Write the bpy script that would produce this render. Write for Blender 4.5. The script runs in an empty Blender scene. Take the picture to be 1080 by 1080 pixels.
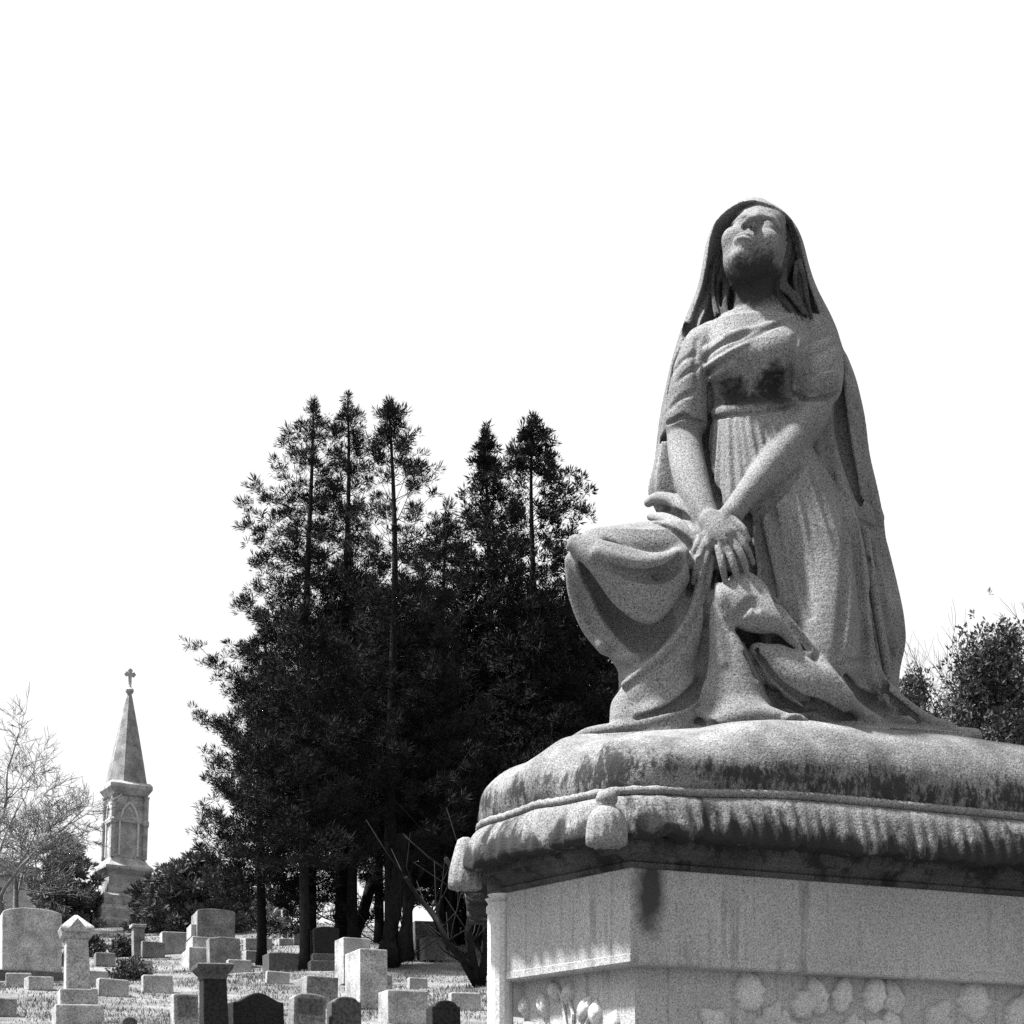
import bpy, bmesh, math, random
import numpy as np
from mathutils import Vector, Matrix, noise as mnoise

ONLY = None
scene = bpy.context.scene
COL = scene.collection
PI = math.pi
R = math.radians
random.seed(7)
rng = np.random.default_rng(7)

# ------------------------------------------------------------------ camera
FPX = 2000.0          # focal length in photo pixels (photo is 1080 px wide)
HORIZON = 1260.0      # photo row of the true horizon (the lens is shifted up)
EYE = 1.6
cam = bpy.data.cameras.new('camera')
camo = bpy.data.objects.new('camera', cam)
COL.objects.link(camo)
camo.location = (0, 0, EYE)
camo.rotation_euler = (R(90), 0, 0)
cam.sensor_width = 36
cam.lens = 36 * FPX / 1080
cam.shift_y = (HORIZON - 540) / 1080
cam.clip_start = 0.05
cam.clip_end = 5000
scene.camera = camo


def at(px, py, Y):
    """a point of the place seen at photo pixel px, py at distance Y"""
    return Vector(((px - 540) / FPX * Y, Y, EYE + (HORIZON - py) / FPX * Y))


def ground_z(x, y):
    if y < 2.06:
        z = 0.0
    elif y < 74:
        z = .17 * (y - 2.06)
    else:
        t = y - 74
        z = .17 * 71.94 + .17 * t * math.exp(-t / 14.0) * .6 - 0.055 * max(0, t - 10)
        z = max(z, 2.0)
    z += .10 * math.sin(x * .31 + y * .17) * min(1, y / 25) + .06 * math.sin(x * .83 - y * .41 + 1.3) * min(1, y / 25)
    return z


def base_dist(py):
    """distance at which the lawn is seen at photo row py"""
    return 3900.0 / (py - 920.0)


# ------------------------------------------------------------------ objects
def link(o, parent=None):
    COL.objects.link(o)
    if parent is not None:
        o.parent = parent
    return o


def empty(name, loc=(0, 0, 0), rz=0.0):
    o = bpy.data.objects.new(name, None)
    o.location = loc
    o.rotation_euler = (0, 0, rz)
    o.empty_display_size = .2
    return link(o)


def tag(o, label=None, cat=None, group=None, kind=None):
    if label: o['label'] = label
    if cat: o['category'] = cat
    if group: o['group'] = group
    if kind: o['kind'] = kind
    return o


def mesh_obj(name, verts, faces, mat, parent=None, smooth=False):
    me = bpy.data.meshes.new(name)
    me.from_pydata([tuple(v) for v in verts], [], [tuple(f) for f in faces])
    me.update()
    if smooth:
        me.polygons.foreach_set('use_smooth', [True] * len(me.polygons))
    o = bpy.data.objects.new(name, me)
    if mat: me.materials.append(mat)
    return link(o, parent)


def fast_mesh(name, V, Q, mat, parent=None, smooth=False):
    """V (n,3) array, Q (m,k) array of equal sized faces"""
    V = np.ascontiguousarray(V, dtype=np.float32)
    Q = np.ascontiguousarray(Q, dtype=np.int32)
    me = bpy.data.meshes.new(name)
    me.vertices.add(len(V)); me.vertices.foreach_set('co', V.ravel())
    n, k = Q.shape
    me.loops.add(n * k); me.loops.foreach_set('vertex_index', Q.ravel())
    me.polygons.add(n)
    me.polygons.foreach_set('loop_start', np.arange(0, n * k, k, dtype=np.int32))
    if smooth:
        me.polygons.foreach_set('use_smooth', np.ones(n, dtype=bool))
    me.update(calc_edges=True)
    me.validate()
    if mat: me.materials.append(mat)
    o = bpy.data.objects.new(name, me)
    return link(o, parent)


class MB:
    """collects shapes for ONE mesh"""
    def __init__(self):
        self.v = []; self.f = []

    def add(self, vs, fs):
        b = len(self.v)
        self.v += [Vector(v) for v in vs]
        self.f += [tuple(i + b for i in f) for f in fs]
        return self

    def box(self, x0, x1, y0, y1, z0, z1, bev=0.0, taper=0.0):
        if bev <= 0:
            t = taper
            vs = [(x0, y0, z0), (x1, y0, z0), (x1, y1, z0), (x0, y1, z0),
                  (x0 + t, y0 + t, z1), (x1 - t, y0 + t, z1), (x1 - t, y1 - t, z1), (x0 + t, y1 - t, z1)]
            return self.add(vs, [(0, 3, 2, 1), (4, 5, 6, 7), (0, 1, 5, 4), (1, 2, 6, 5), (2, 3, 7, 6), (3, 0, 4, 7)])
        rings = [(z0, 0), (z1 - bev, taper), (z1, taper + bev)]
        return self.stack([(z, x0 + t, x1 - t, y0 + t, y1 - t) for z, t in rings])

    def stack(self, rings):
        """rectangular rings (z,x0,x1,y0,y1), capped"""
        vs = []; fs = []
        for z, x0, x1, y0, y1 in rings:
            vs += [(x0, y0, z), (x1, y0, z), (x1, y1, z), (x0, y1, z)]
        for i in range(len(rings) - 1):
            a = 4 * i
            for k in range(4):
                fs.append((a + k, a + (k + 1) % 4, a + 4 + (k + 1) % 4, a + 4 + k))
        fs.append((3, 2, 1, 0)); n = 4 * (len(rings) - 1)
        fs.append((n, n + 1, n + 2, n + 3))
        return self.add(vs, fs)

    def prism(self, outline, y0, y1):
        """outline [(x,z)] counter clockwise seen from -y, extruded from y0 to y1"""
        n = len(outline)
        vs = [(x, y0, z) for x, z in outline] + [(x, y1, z) for x, z in outline]
        fs = [tuple(range(n)), tuple(range(2 * n - 1, n - 1, -1))]
        for i in range(n):
            j = (i + 1) % n
            fs.append((i, i + n, j + n, j))
        return self.add(vs, fs)

    def lathe(self, prof, n=16, cx=0, cy=0, rot=0.0):
        vs = []; fs = []
        for r, z in prof:
            for k in range(n):
                a = 2 * PI * k / n + rot
                vs.append((cx + r * math.cos(a), cy + r * math.sin(a), z))
        for i in range(len(prof) - 1):
            for k in range(n):
                a = i * n + k; b = i * n + (k + 1) % n
                fs.append((a, b, b + n, a + n))
        fs.append(tuple(range(n - 1, -1, -1)))
        m = (len(prof) - 1) * n
        fs.append(tuple(range(m, m + n)))
        return self.add(vs, fs)

    def tube(self, pts, rad, n=6):
        pts = [Vector(p) for p in pts]
        if not hasattr(rad, '__len__'): rad = [rad] * len(pts)
        vs = []; fs = []
        up = Vector((.31, .17, .93)).normalized()
        for i, p in enumerate(pts):
            d = (pts[min(i + 1, len(pts) - 1)] - pts[max(i - 1, 0)])
            if d.length < 1e-9: d = Vector((0, 0, 1))
            d.normalize()
            s = d.cross(up)
            if s.length < .05: s = d.cross(Vector((1, 0, 0)))
            s.normalize(); t = s.cross(d)
            for k in range(n):
                a = 2 * PI * k / n
                vs.append(p + (s * math.cos(a) + t * math.sin(a)) * rad[i])
        for i in range(len(pts) - 1):
            for k in range(n):
                a = i * n + k; b = i * n + (k + 1) % n
                fs.append((a, a + n, b + n, b))
        fs.append(tuple(range(n)))
        m = (len(pts) - 1) * n
        fs.append(tuple(range(m + n - 1, m - 1, -1)))
        return self.add(vs, fs)

    def build(self, name, mat, parent=None, smooth=False, jitter=0.0, seed=0):
        o = mesh_obj(name, self.v, self.f, mat, parent, smooth)
        return o
# ------------------------------------------------------------------ materials
def new_mat(name):
    m = bpy.data.materials.new(name)
    m.use_nodes = True
    nt = m.node_tree
    for n in list(nt.nodes): nt.nodes.remove(n)
    out = nt.nodes.new('ShaderNodeOutputMaterial')
    b = nt.nodes.new('ShaderNodeBsdfPrincipled')
    nt.links.new(b.outputs[0], out.inputs[0])
    b.inputs['Roughness'].default_value = .85
    if 'Specular IOR Level' in b.inputs: b.inputs['Specular IOR Level'].default_value = .04
    return m, nt, b


class NT:
    def __init__(self, nt): self.nt = nt
    def n(self, t, **kw):
        x = self.nt.nodes.new(t)
        for k, v in kw.items(): setattr(x, k, v)
        return x
    def l(self, a, b): self.nt.links.new(a, b)
    def coord(self): return self.n('ShaderNodeTexCoord').outputs['Object']
    def mapping(self, src, scale=(1, 1, 1), rot=(0, 0, 0)):
        m = self.n('ShaderNodeMapping'); m.inputs['Scale'].default_value = scale; m.inputs['Rotation'].default_value = rot
        self.l(src, m.inputs[0]); return m.outputs[0]
    def noise(self, src, scale, detail=4, rough=.55, dist=0.0):
        x = self.n('ShaderNodeTexNoise'); x.inputs['Scale'].default_value = scale
        x.inputs['Detail'].default_value = detail; x.inputs['Roughness'].default_value = rough
        x.inputs['Distortion'].default_value = dist
        self.l(src, x.inputs['Vector']); return x.outputs[0]
    def ramp(self, src, stops, interp='LINEAR'):
        r = self.n('ShaderNodeValToRGB'); r.color_ramp.interpolation = interp
        e = r.color_ramp.elements
        while len(e) < len(stops): e.new(.5)
        for i, (p, v) in enumerate(stops):
            e[i].position = p; e[i].color = (v, v, v, 1)
        self.l(src, r.inputs[0]); return r.outputs[0]
    def math(self, op, a, b=None, clamp=False):
        m = self.n('ShaderNodeMath', operation=op, use_clamp=clamp)
        for i, v in enumerate((a, b)):
            if v is None: continue
            if isinstance(v, (int, float)): m.inputs[i].default_value = v
            else: self.l(v, m.inputs[i])
        return m.outputs[0]
    def mix(self, fac, a, b):
        """grey mix"""
        m = self.n('ShaderNodeMix', data_type='FLOAT')
        for i, v in ((0, fac), (2, a), (3, b)):
            if isinstance(v, (int, float)): m.inputs[i].default_value = v
            else: self.l(v, m.inputs[i])
        return m.outputs[0]
    def bump(self, h, b, strength=.3, dist=.01):
        x = self.n('ShaderNodeBump'); x.inputs['Strength'].default_value = strength; x.inputs['Distance'].default_value = dist
        self.l(h, x.inputs['Height']); self.l(x.outputs[0], b.inputs['Normal'])


def stone(name, base, speck=300., speck_amt=.5, blotch=4., blotch_amt=.3, streak=0.0, dark=.03, bump=.25, stain_shade=None, lichen=0.0):
    """weathered stone: crystal speckle, soft blotches, optional black rain streaks, and a mask of stains or painted shade"""
    m, nt, b = new_mat(name); t = NT(nt)
    c = t.coord()
    sp = t.noise(c, speck, 2, .7)
    sp = t.ramp(sp, [(.30, 1 - speck_amt), (.5, 1.0), (.72, 1 + speck_amt * .8)])
    bl = t.noise(c, blotch, 5, .6)
    bl = t.ramp(bl, [(.3, 1 - blotch_amt), (.7, 1 + blotch_amt * .5)])
    v = t.math('MULTIPLY', t.math('MULTIPLY', sp, bl), base)
    if streak > 0:
        s = t.noise(t.mapping(c, (14, 14, 1.6)), 1.0, 6, .68, .3)
        s2 = t.noise(c, 5.0, 4, .6)
        s = t.math('ADD', t.math('MULTIPLY', s, .7), t.math('MULTIPLY', s2, .3))
        k = t.ramp(s, [(.50, 0.0), (.58, 1.0)])
        v = t.mix(t.math('MULTIPLY', k, streak), v, dark)
    if stain_shade is not None:
        fac = stain_shade(t, c)
        v = t.mix(fac, v, dark)
    if lichen > 0:
        lz = t.ramp(t.noise(c, 9., 6, .7), [(.58, 0), (.62, lichen)])
        v = t.mix(lz, v, base * 1.7)
    t.l(v, b.inputs['Base Color'])
    hh = t.math('ADD', t.noise(c, speck * .5, 3, .6), t.math('MULTIPLY', t.noise(c, 18., 4, .6), 1.5))
    t.bump(hh, b, bump, .004)
    return m
# ------------------------------------------------------------------ the statue: one carved block, sculpted as a distance field
U = 370.0             # field units per metre
Y0 = 5.45             # the figure's own distance


def P(px, py, d=0.0):
    Y = Y0 - d / U
    return np.array(((px - 540) / FPX * Y * U, (Y - Y0) * U, (EYE + (HORIZON - py) / FPX * Y) * U))


class Sculpt:
    def __init__(self, lo, hi, h):
        self.lo = np.array(lo, float); self.h = h
        n = np.ceil((np.array(hi) - self.lo) / h).astype(int) + 1
        self.n = n
        self.ax = [(self.lo[i] + h * np.arange(n[i])).astype(np.float32) for i in range(3)]
        self.F = np.full(n, 30.0, np.float32)
        self.L = np.zeros(n, np.uint8)

    def child(self, lo, hi):
        """an empty field on the same lattice, merged back later"""
        a = np.clip(np.floor((np.array(lo) - self.lo) / self.h).astype(int), 0, self.n - 2)
        b = np.clip(np.ceil((np.array(hi) - self.lo) / self.h).astype(int) + 1, a + 1, self.n)
        c = Sculpt.__new__(Sculpt)
        c.h = self.h; c.n = b - a; c.lo = self.lo + a * self.h
        c.ax = [self.ax[i][a[i]:b[i]] for i in range(3)]
        c.F = np.full(c.n, 30.0, np.float32); c.L = np.zeros(c.n, np.uint8)
        c.at = tuple(slice(a[i], b[i]) for i in range(3))
        return c

    def merge(self, c, k=1.2):
        F = self.F[c.at]; L = self.L[c.at]
        w = (c.F < F) & (c.L > 0); L[w] = c.L[w]
        h = np.clip(.5 + .5 * (c.F - F) / k, 0, 1)
        self.F[c.at] = c.F * (1 - h) + F * h - k * h * (1 - h)

    def win(self, lo, hi):
        s = []
        for i in range(3):
            a = int(np.floor((lo[i] - self.lo[i]) / self.h)); b = int(np.ceil((hi[i] - self.lo[i]) / self.h)) + 1
            a = max(a, 0); b = min(b, self.n[i])
            if b <= a: return None
            s.append(slice(a, b))
        s = tuple(s)
        return s, self.ax[0][s[0]][:, None, None], self.ax[1][s[1]][None, :, None], self.ax[2][s[2]][None, None, :]

    def blend(self, s, d, k, lab, sub=False):
        F = self.F[s]
        if sub:
            a = -F
            h = np.clip(.5 + .5 * (d - a) / k, 0, 1)
            self.F[s] = -(d * (1 - h) + a * h - k * h * (1 - h))
        else:
            h = np.clip(.5 + .5 * (d - F) / k, 0, 1)
            if lab:
                L = self.L[s]; L[d < F] = lab
            self.F[s] = d * (1 - h) + F * h - k * h * (1 - h)

    def tube(self, pts, k=6., lab=0, sub=False, smooth=True, flat=None):
        """pts: (px,py,d,r).  flat=(vector, factor) squashes along a vector"""
        Q = np.array([list(P(*p[:3])) + [p[3]] for p in pts])
        if smooth and len(Q) > 2:
            Q = spline(Q, 9)
        m = Q[:, 3].max() + k + 3
        w = self.win(Q[:, :3].min(0) - m, Q[:, :3].max(0) + m)
        if w is None: return
        s, X, Yy, Z = w
        best = None
        for a, b in zip(Q[:-1], Q[1:]):
            e = b[:3] - a[:3]; L2 = float(e @ e) + 1e-9
            px, py, pz = X - a[0], Yy - a[1], Z - a[2]
            t = np.clip((px * e[0] + py * e[1] + pz * e[2]) / L2, 0, 1)
            dx = px - t * e[0]; dy = py - t * e[1]; dz = pz - t * e[2]
            d = np.sqrt(dx * dx + dy * dy + dz * dz) - (a[3] + t * (b[3] - a[3]))
            best = d if best is None else np.minimum(best, d)
        self.blend(s, best.astype(np.float32), k, lab, sub)

    def front(self, px, py, lo=-90, hi=150):
        """depth of the first surface seen at photo pixels px, py"""
        px = np.asarray(px, float); py = np.asarray(py, float)
        ds = np.arange(hi, lo, -1.0)
        Y = Y0 - ds[:, None] / U
        W = np.stack([(px - 540) / FPX * Y * U, (Y - Y0) * U * np.ones_like(px), (EYE + (HORIZON - py) / FPX * Y) * U], -1)
        I = np.clip(np.rint((W - self.lo) / self.h).astype(int), 0, self.n - 1)
        f = self.F[I[..., 0], I[..., 1], I[..., 2]] < 0
        d = ds[np.argmax(f, 0)]
        d[~f.any(0)] = np.nan
        if np.isnan(d).any():
            ok = ~np.isnan(d)
            d = np.interp(np.arange(len(d)), np.arange(len(d))[ok], d[ok]) if ok.any() else np.zeros(len(d))
        return d

    def along(self, pts, off=0., k=4., lab=0, sub=False, sm=5):
        """a ridge (or groove) that follows the surface as seen: pts (px,py,r)"""
        Q = np.array(pts, float)
        if len(Q) > 2:
            E = spline(np.hstack([Q, np.zeros((len(Q), 1))]), 8)[:, :3]
        else:
            t = np.linspace(0, 1, 10)[:, None]; E = Q[0] * (1 - t) + Q[1] * t
        d = self.front(E[:, 0], E[:, 1])
        w = min(sm, len(d) // 2 * 2 - 1)
        d = np.convolve(np.pad(d, w // 2, mode='edge'), np.ones(w) / w, mode='valid')
        q = .45 if sub else 0.
        self.tube([(a, b, c + off - q * max(0, r - 2), max(r, .5)) for (a, b, r), c in zip(E, d)], k=k, lab=lab, sub=sub, smooth=False)

    def sheet(self, A, B, n=6, r=6, k=5., lab=2, bulge=2.):
        """a cloth flap between two (px,py,d) curves"""
        A = spline(np.array(A, float), 7); B = spline(np.array(B, float), 7)
        m = min(len(A), len(B))
        ia = np.linspace(0, len(A) - 1, m).astype(int); ib = np.linspace(0, len(B) - 1, m).astype(int)
        for t in np.linspace(0, 1, n):
            C = A[ia] * (1 - t) + B[ib] * t
            self.tube([(x, y, d + bulge * math.sin(PI * t), r if t < 1 else r * .75) for x, y, d in C], k=k, lab=lab, smooth=False)

    def groove(self, pts, off=0., k=4., sm=5): self.along(pts, off, k, 0, True, sm)
    def ridge(self, pts, off=0., k=5., lab=2, sm=5): self.along(pts, off, k, lab, False, sm)

    def ell(self, c, r, axes=None, k=6., lab=0, sub=False):
        c = np.array(c, float); r = np.array(r, float)
        A = np.eye(3) if axes is None else np.array(axes, float)
        m = r.max() + k + 3
        w = self.win(c - m, c + m)
        if w is None: return
        s, X, Yy, Z = w
        X, Yy, Z = X - c[0], Yy - c[1], Z - c[2]
        q = [A[i, 0] * X + A[i, 1] * Yy + A[i, 2] * Z for i in range(3)]
        k0 = np.sqrt(sum((q[i] / r[i]) ** 2 for i in range(3))) + 1e-6
        k1 = np.sqrt(sum((q[i] / r[i] ** 2) ** 2 for i in range(3))) + 1e-6
        self.blend(s, (k0 * (k0 - 1) / k1).astype(np.float32), k, lab, sub)

    def loft(self, lev, k=6., lab=0, sub=False, fold=None):
        """lev: (py,pxL,pxR,d centre,half depth); horizontal oval sections"""
        T = []
        for py, l, r, dc, hd in lev:
            a = P(l, py, dc); b = P(r, py, dc)
            T.append((a[2], (a[0] + b[0]) / 2, -dc, (b[0] - a[0]) / 2, hd))
        T = np.array(T)[::-1]
        z0, z1 = T[0, 0], T[-1, 0]
        rx = T[:, 3].max(); ry = T[:, 4].max(); m = k + 4
        w = self.win((T[:, 1].min() - rx - m, T[:, 2].min() - ry - m, z0 - m), (T[:, 1].max() + rx + m, T[:, 2].max() + ry + m, z1 + m))
        if w is None: return
        s, X, Yy, Z = w
        z = Z.ravel()
        zz = np.clip(z, z0, z1)
        def ip(c):
            f = np.linspace(z0, z1, 400); g = np.interp(f, T[:, 0], T[:, c])
            ker = np.hanning(31); ker /= ker.sum()
            g = np.convolve(np.pad(g, 15, mode='edge'), ker, mode='valid')
            return np.interp(zz, f, g).astype(np.float32)[None, None, :]
        cx, cy, ax, ay = ip(1), ip(2), ip(3), ip(4)
        u = (X - cx) / ax; v = (Yy - cy) / ay
        k0 = np.sqrt(u * u + v * v) + 1e-5
        k1 = np.sqrt((u / ax) ** 2 + (v / ay) ** 2) + 1e-6
        d = k0 * (k0 - 1) / k1
        if fold is not None:
            th = np.arctan2(u, -v)          # 0 faces the camera, + to the photo's right
            d = d - fold(th, (z1 - Z) / (z1 - z0))
        d = np.maximum(d, np.maximum(z0 - Z, Z - z1))
        self.blend(s, d.astype(np.float32), k, lab, sub)


def spline(Q, n):
    """Catmull-Rom through rows of Q"""
    Q = np.vstack([2 * Q[0] - Q[1], Q, 2 * Q[-1] - Q[-2]])
    out = []
    for i in range(1, len(Q) - 2):
        p0, p1, p2, p3 = Q[i - 1], Q[i], Q[i + 1], Q[i + 2]
        for j in range(n):
            t = j / n
            out.append(.5 * (2 * p1 + (p2 - p0) * t + (2 * p0 - 5 * p1 + 4 * p2 - p3) * t * t + (3 * p1 - p0 - 3 * p2 + p3) * t ** 3))
    out.append(Q[-2])
    out = np.array(out)
    if out.shape[1] == 4: out[:, 3] = np.maximum(out[:, 3], .6)
    return out


VEIL, GOWN, SKIN, HAIR = 1, 2, 3, 4


def sculpt_statue(h=1.4):
    lo = P(585, 805, 0); hi = P(1045, 200, 0)
    S = Sculpt((lo[0] - 6, -155, 2.80 * U), (hi[0] + 6, 125, hi[2] + 18), h)

    # ---------------- veil: hood over the head, cape down the back
    def vfold(th, t):
        a = np.clip((t - .22) * 3, 0, 1)
        return a * (3.0 * np.sin(11 * th + 7 * t) + 2.2 * np.sin(23 * th - 9 * t + 1))
    S.loft([(216, 781, 802, -8, 8), (219, 770, 814, -8, 22), (225, 761, 823, -8, 30), (233, 754, 832, -8, 38), (246, 747, 842, -8, 43), (262, 743, 848, -8, 46),
            (285, 740, 853, -10, 46), (310, 734, 862, -14, 44), (335, 722, 877, -20, 40), (370, 711, 891, -24, 36),
            (400, 703, 903, -28, 34), (440, 696, 911, -32, 34), (480, 692, 914, -34, 36), (515, 684, 922, -36, 38),
            (530, 684, 925, -36, 38), (545, 700, 928, -36, 38), (565, 730, 931, -36, 40), (600, 760, 938, -36, 44), (650, 770, 948, -36, 48),
            (680, 780, 951, -36, 50), (705, 790, 945, -36, 48), (728, 790, 944, -36, 48), (760, 790, 958, -36, 52), (815, 770, 985, -36, 60)],
           k=1., lab=VEIL, fold=vfold)
    # hollow of the hood
    S.loft([(198, 782, 802, 46, 40), (203, 771, 813, 46, 48), (211, 762, 824, 40, 54), (227, 754, 836, 20, 50), (250, 749.5, 842, 13, 52), (275, 746, 847, 10, 52), (300, 741, 852, 8, 50),
            (330, 730, 864, 4, 46), (352, 722, 872, 0, 40), (375, 716, 876, -4, 32)], k=2.5, lab=0, sub=True)

    # ---------------- neck, shoulders, gown body
    S.tube([(801, 345, -4, 29), (799, 315, -4, 25), (797, 285, -6, 24)], k=8, lab=SKIN)
    S.loft([(328, 778, 824, -4, 24), (338, 754, 848, -4, 30), (348, 744, 858, -2, 36), (366, 736, 866, 0, 42), (388, 742, 858, 2, 43)], k=10, lab=SKIN)
    def gfold(th, t):
        a = np.clip((t - .14) * 4, 0, 1) * np.clip((.95 - t) * 5, 0, 1)
        f = 1.3 * np.sin(26 * th + 3 * np.sin(5 * t)) + 1.2 * np.sin(41 * th + 2 * np.sin(3 * t + 2))
        return a * f * np.clip(1.25 - t, .2, 1)
    S.loft([(346, 747, 856, -2, 38.5), (362, 738, 864, -1, 43), (385, 742, 858, 3, 45), (410, 748, 848, 4, 42), (432, 751, 838, 6, 40),
            (470, 748, 852, 6, 47), (520, 742, 882, 4, 58), (580, 738, 903, 4, 68), (640, 738, 913, 4, 72), (700, 740, 920, 2, 74),
            (760, 740, 930, 0, 78), (815, 735, 935, 0, 84)], k=5, lab=GOWN, fold=gfold)
    # bust
    S.ell(P(772, 383, 30), (26, 26, 23), k=14, lab=GOWN)
    S.ell(P(818, 375, 31), (30, 28, 26), k=14, lab=GOWN)
    # girdle, hollow above it
    S.ridge([(750, 436, 4.5), (775, 432, 4.5), (800, 430, 4.5), (838, 423, 4.5)], -1, k=4)
    S.groove([(757, 412, 5), (775, 410, 8), (790, 408, 3)], 1, k=6)
    S.groove([(804, 408, 5), (818, 405, 10), (836, 402, 6)], 1, k=6)
    S.groove([(755, 423, 4), (790, 421, 4), (834, 414, 4)], 0, k=5)
    S.groove([(752, 442, 1.6), (775, 438, 1.6), (800, 436, 1.6), (836, 430, 1.6)], 0, k=2)
    # drapery drawn across the breast
    for q in ([(735, 382, 3), (750, 370, 4), (772, 357, 4), (806, 345, 3), (832, 336, 2)],
              [(737, 394, 2.4), (752, 382, 4), (774, 368, 4), (800, 353, 2)],
              [(740, 372, 2), (758, 359, 3), (785, 348, 3)],
              [(744, 404, 2), (757, 394, 3), (770, 386, 2)]):
        S.ridge(q, -1.5, k=5)
    for q in ([(736, 388, 2), (750, 377, 2.4), (774, 363, 2.4), (806, 349, 2), (826, 341, 1.5)],
              [(741, 399, 2), (755, 388, 2.4), (772, 377, 1.6)],
              [(742, 378, 1.5), (758, 365, 2), (780, 355, 1.5)],
              [(784, 380, 1.5), (789, 400, 2.4), (789, 422, 2)],
              [(796, 378, 1.5), (797, 398, 2.4), (801, 420, 2)]):
        S.groove(q, .6, k=4)

    # ---------------- the kneeling left leg
    S.tube([(846, 560, 14, 42), (862, 630, 40, 42), (870, 690, 60, 36), (874, 716, 62, 28)], k=9, lab=GOWN)

    # ---------------- the raised right leg under its cloth
    S.loft([(572, 612, 715, 62, 34), (585, 601, 725, 60, 40), (600, 598, 735, 56, 44), (631, 605, 745, 50, 46), (668, 622, 748, 48, 46), (688, 640, 748, 48, 46),
            (705, 652, 748, 48, 46), (727, 653, 750, 50, 48), (757, 646, 755, 52, 52), (800, 640, 760, 52, 58), (815, 640, 760, 52, 58)], k=8, lab=GOWN)
    S.tube([(785, 598, 15, 48), (735, 596, 36, 43), (690, 594, 56, 41.5), (634, 592, 74, 33)], k=8, lab=GOWN)
    # deep hollow hanging below the knee
    def slab(pa, pb, wid, dep, d0, **kw):
        c0, c1 = P(*pa), P(*pb)
        e = (c1 - c0); L = np.linalg.norm(e); e /= L; f = np.array((0, -1., 0)); f -= e * (f @ e); f /= np.linalg.norm(f); g = np.cross(e, f)
        S.ell((c0 + c1) / 2 + np.array((0, -d0, 0)), (L / 2, dep, wid), axes=(e, f, g), **kw)
    slab((612, 578, 84), (720, 712, 84), 37, 52, 28, k=4, sub=True)
    # cloth swag over the thigh, its lower edge standing free of the hollow
    A = spline(np.array([(608, 572, 92), (640, 578, 108), (685, 590, 106), (715, 590, 96), (731, 588, 86)], float), 6)
    B = spline(np.array([(607, 576, 90), (626, 598, 104), (655, 637, 105), (692, 651, 101), (731, 592, 88)], float), 6)
    for t in np.linspace(0, 1, 7):
        C = A * (1 - t) + B * t
        S.tube([(x, y, d + 3 * math.sin(PI * t), 6.5 if t < 1 else 5) for x, y, d in C], k=5, lab=GOWN, smooth=False)
    S.ridge([(630, 584, 5), (655, 592, 7), (682, 596, 8), (703, 591, 7), (720, 581, 4)], -2, k=8)
    S.groove([(640, 597, 2), (656, 603, 4), (680, 608, 7), (702, 604, 8.5), (717, 591, 5)], 0, k=4)
    # rim of the hollow
    S.tube([(603, 592, 76, 7), (606, 625, 64, 7), (619, 660, 60, 7), (637, 683, 62, 7)], k=7, lab=GOWN)
    S.ridge([(634, 680, 3), (650, 692, 5), (668, 696, 5), (692, 691, 4)], -1, k=6)
    # sweep from the hand down to the ground on the left
    S.tube([(740, 625, 78, 12), (730, 662, 82, 16), (711, 698, 80, 20), (684, 726, 76, 22), (668, 750, 70, 24)], k=6, lab=GOWN)
    S.tube([(739, 615, 88, 4), (730, 645, 96, 4.5), (713, 674, 99, 4.5), (688, 699, 98, 4.5), (659, 722, 88, 4)], k=4, lab=GOWN)
    S.tube([(656, 762, 80, 12), (690, 757, 92, 12), (722, 740, 94, 9)], k=10, lab=GOWN)
    S.tube([(742, 728, 94, 3), (724, 748, 100, 4), (692, 761, 100, 5), (650, 768, 88, 6), (622, 773, 70, 6), (606, 779, 60, 4)], k=4, lab=GOWN)
    S.tube([(640, 786, 60, 16), (700, 784, 66, 18), (760, 786, 66, 20)], k=6, lab=GOWN)

    # ---------------- folds between the legs
    S.tube([(750, 622, 74, 11), (758, 668, 78, 20), (768, 718, 80, 30), (775, 762, 78, 42)], k=6, lab=GOWN)
    S.tube([(748, 770, 108, 8), (775, 760, 116, 12), (805, 758, 114, 12), (842, 766, 106, 9)], k=16, lab=GOWN)
    S.tube([(800, 690, 74, 12), (820, 716, 84, 12), (850, 738, 90, 9)], k=5, lab=GOWN)
    S.sheet([(800, 680, 84), (830, 690, 94), (860, 708, 96), (890, 732, 86)], [(802, 690, 88), (822, 712, 98), (850, 732, 100), (888, 746, 88)], n=5, r=7, k=6, bulge=3)
    S.sheet([(764, 622, 86), (782, 608, 88), (800, 618, 89), (818, 642, 90), (851, 688, 84)], [(768, 640, 92), (775, 656, 97), (798, 663, 99), (828, 665, 97), (852, 690, 84)], n=8, r=6, k=6, bulge=6)
    S.ridge([(757, 618, 4), (764, 640, 5), (772, 668, 5), (789, 703, 5.5), (812, 735, 6), (850, 752, 6), (892, 765, 5)], 0, k=6)
    S.ridge([(750, 632, 3), (754, 660, 4), (762, 700, 4)], -1, k=8)
    # right-hand folds over knee and floor
    S.ridge([(866, 700, 6), (882, 722, 8), (902, 748, 8), (930, 765, 7), (952, 776, 5)], -1, k=5)
    S.tube([(905, 690, 36, 14), (918, 712, 42, 12), (934, 728, 40, 9), (954, 744, 30, 7), (980, 760, 18, 6), (1000, 767, 8, 6)], k=6, lab=GOWN)
    S.tube([(884, 500, 20, 5), (902, 560, 32, 6), (911, 620, 40, 7), (918, 668, 44, 7), (926, 722, 42, 7)], k=6, lab=GOWN)
    S.tube([(912, 560, 14, 5), (922, 628, 20, 5), (933, 690, 22, 5), (938, 722, 22, 5)], k=6, lab=GOWN)
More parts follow.
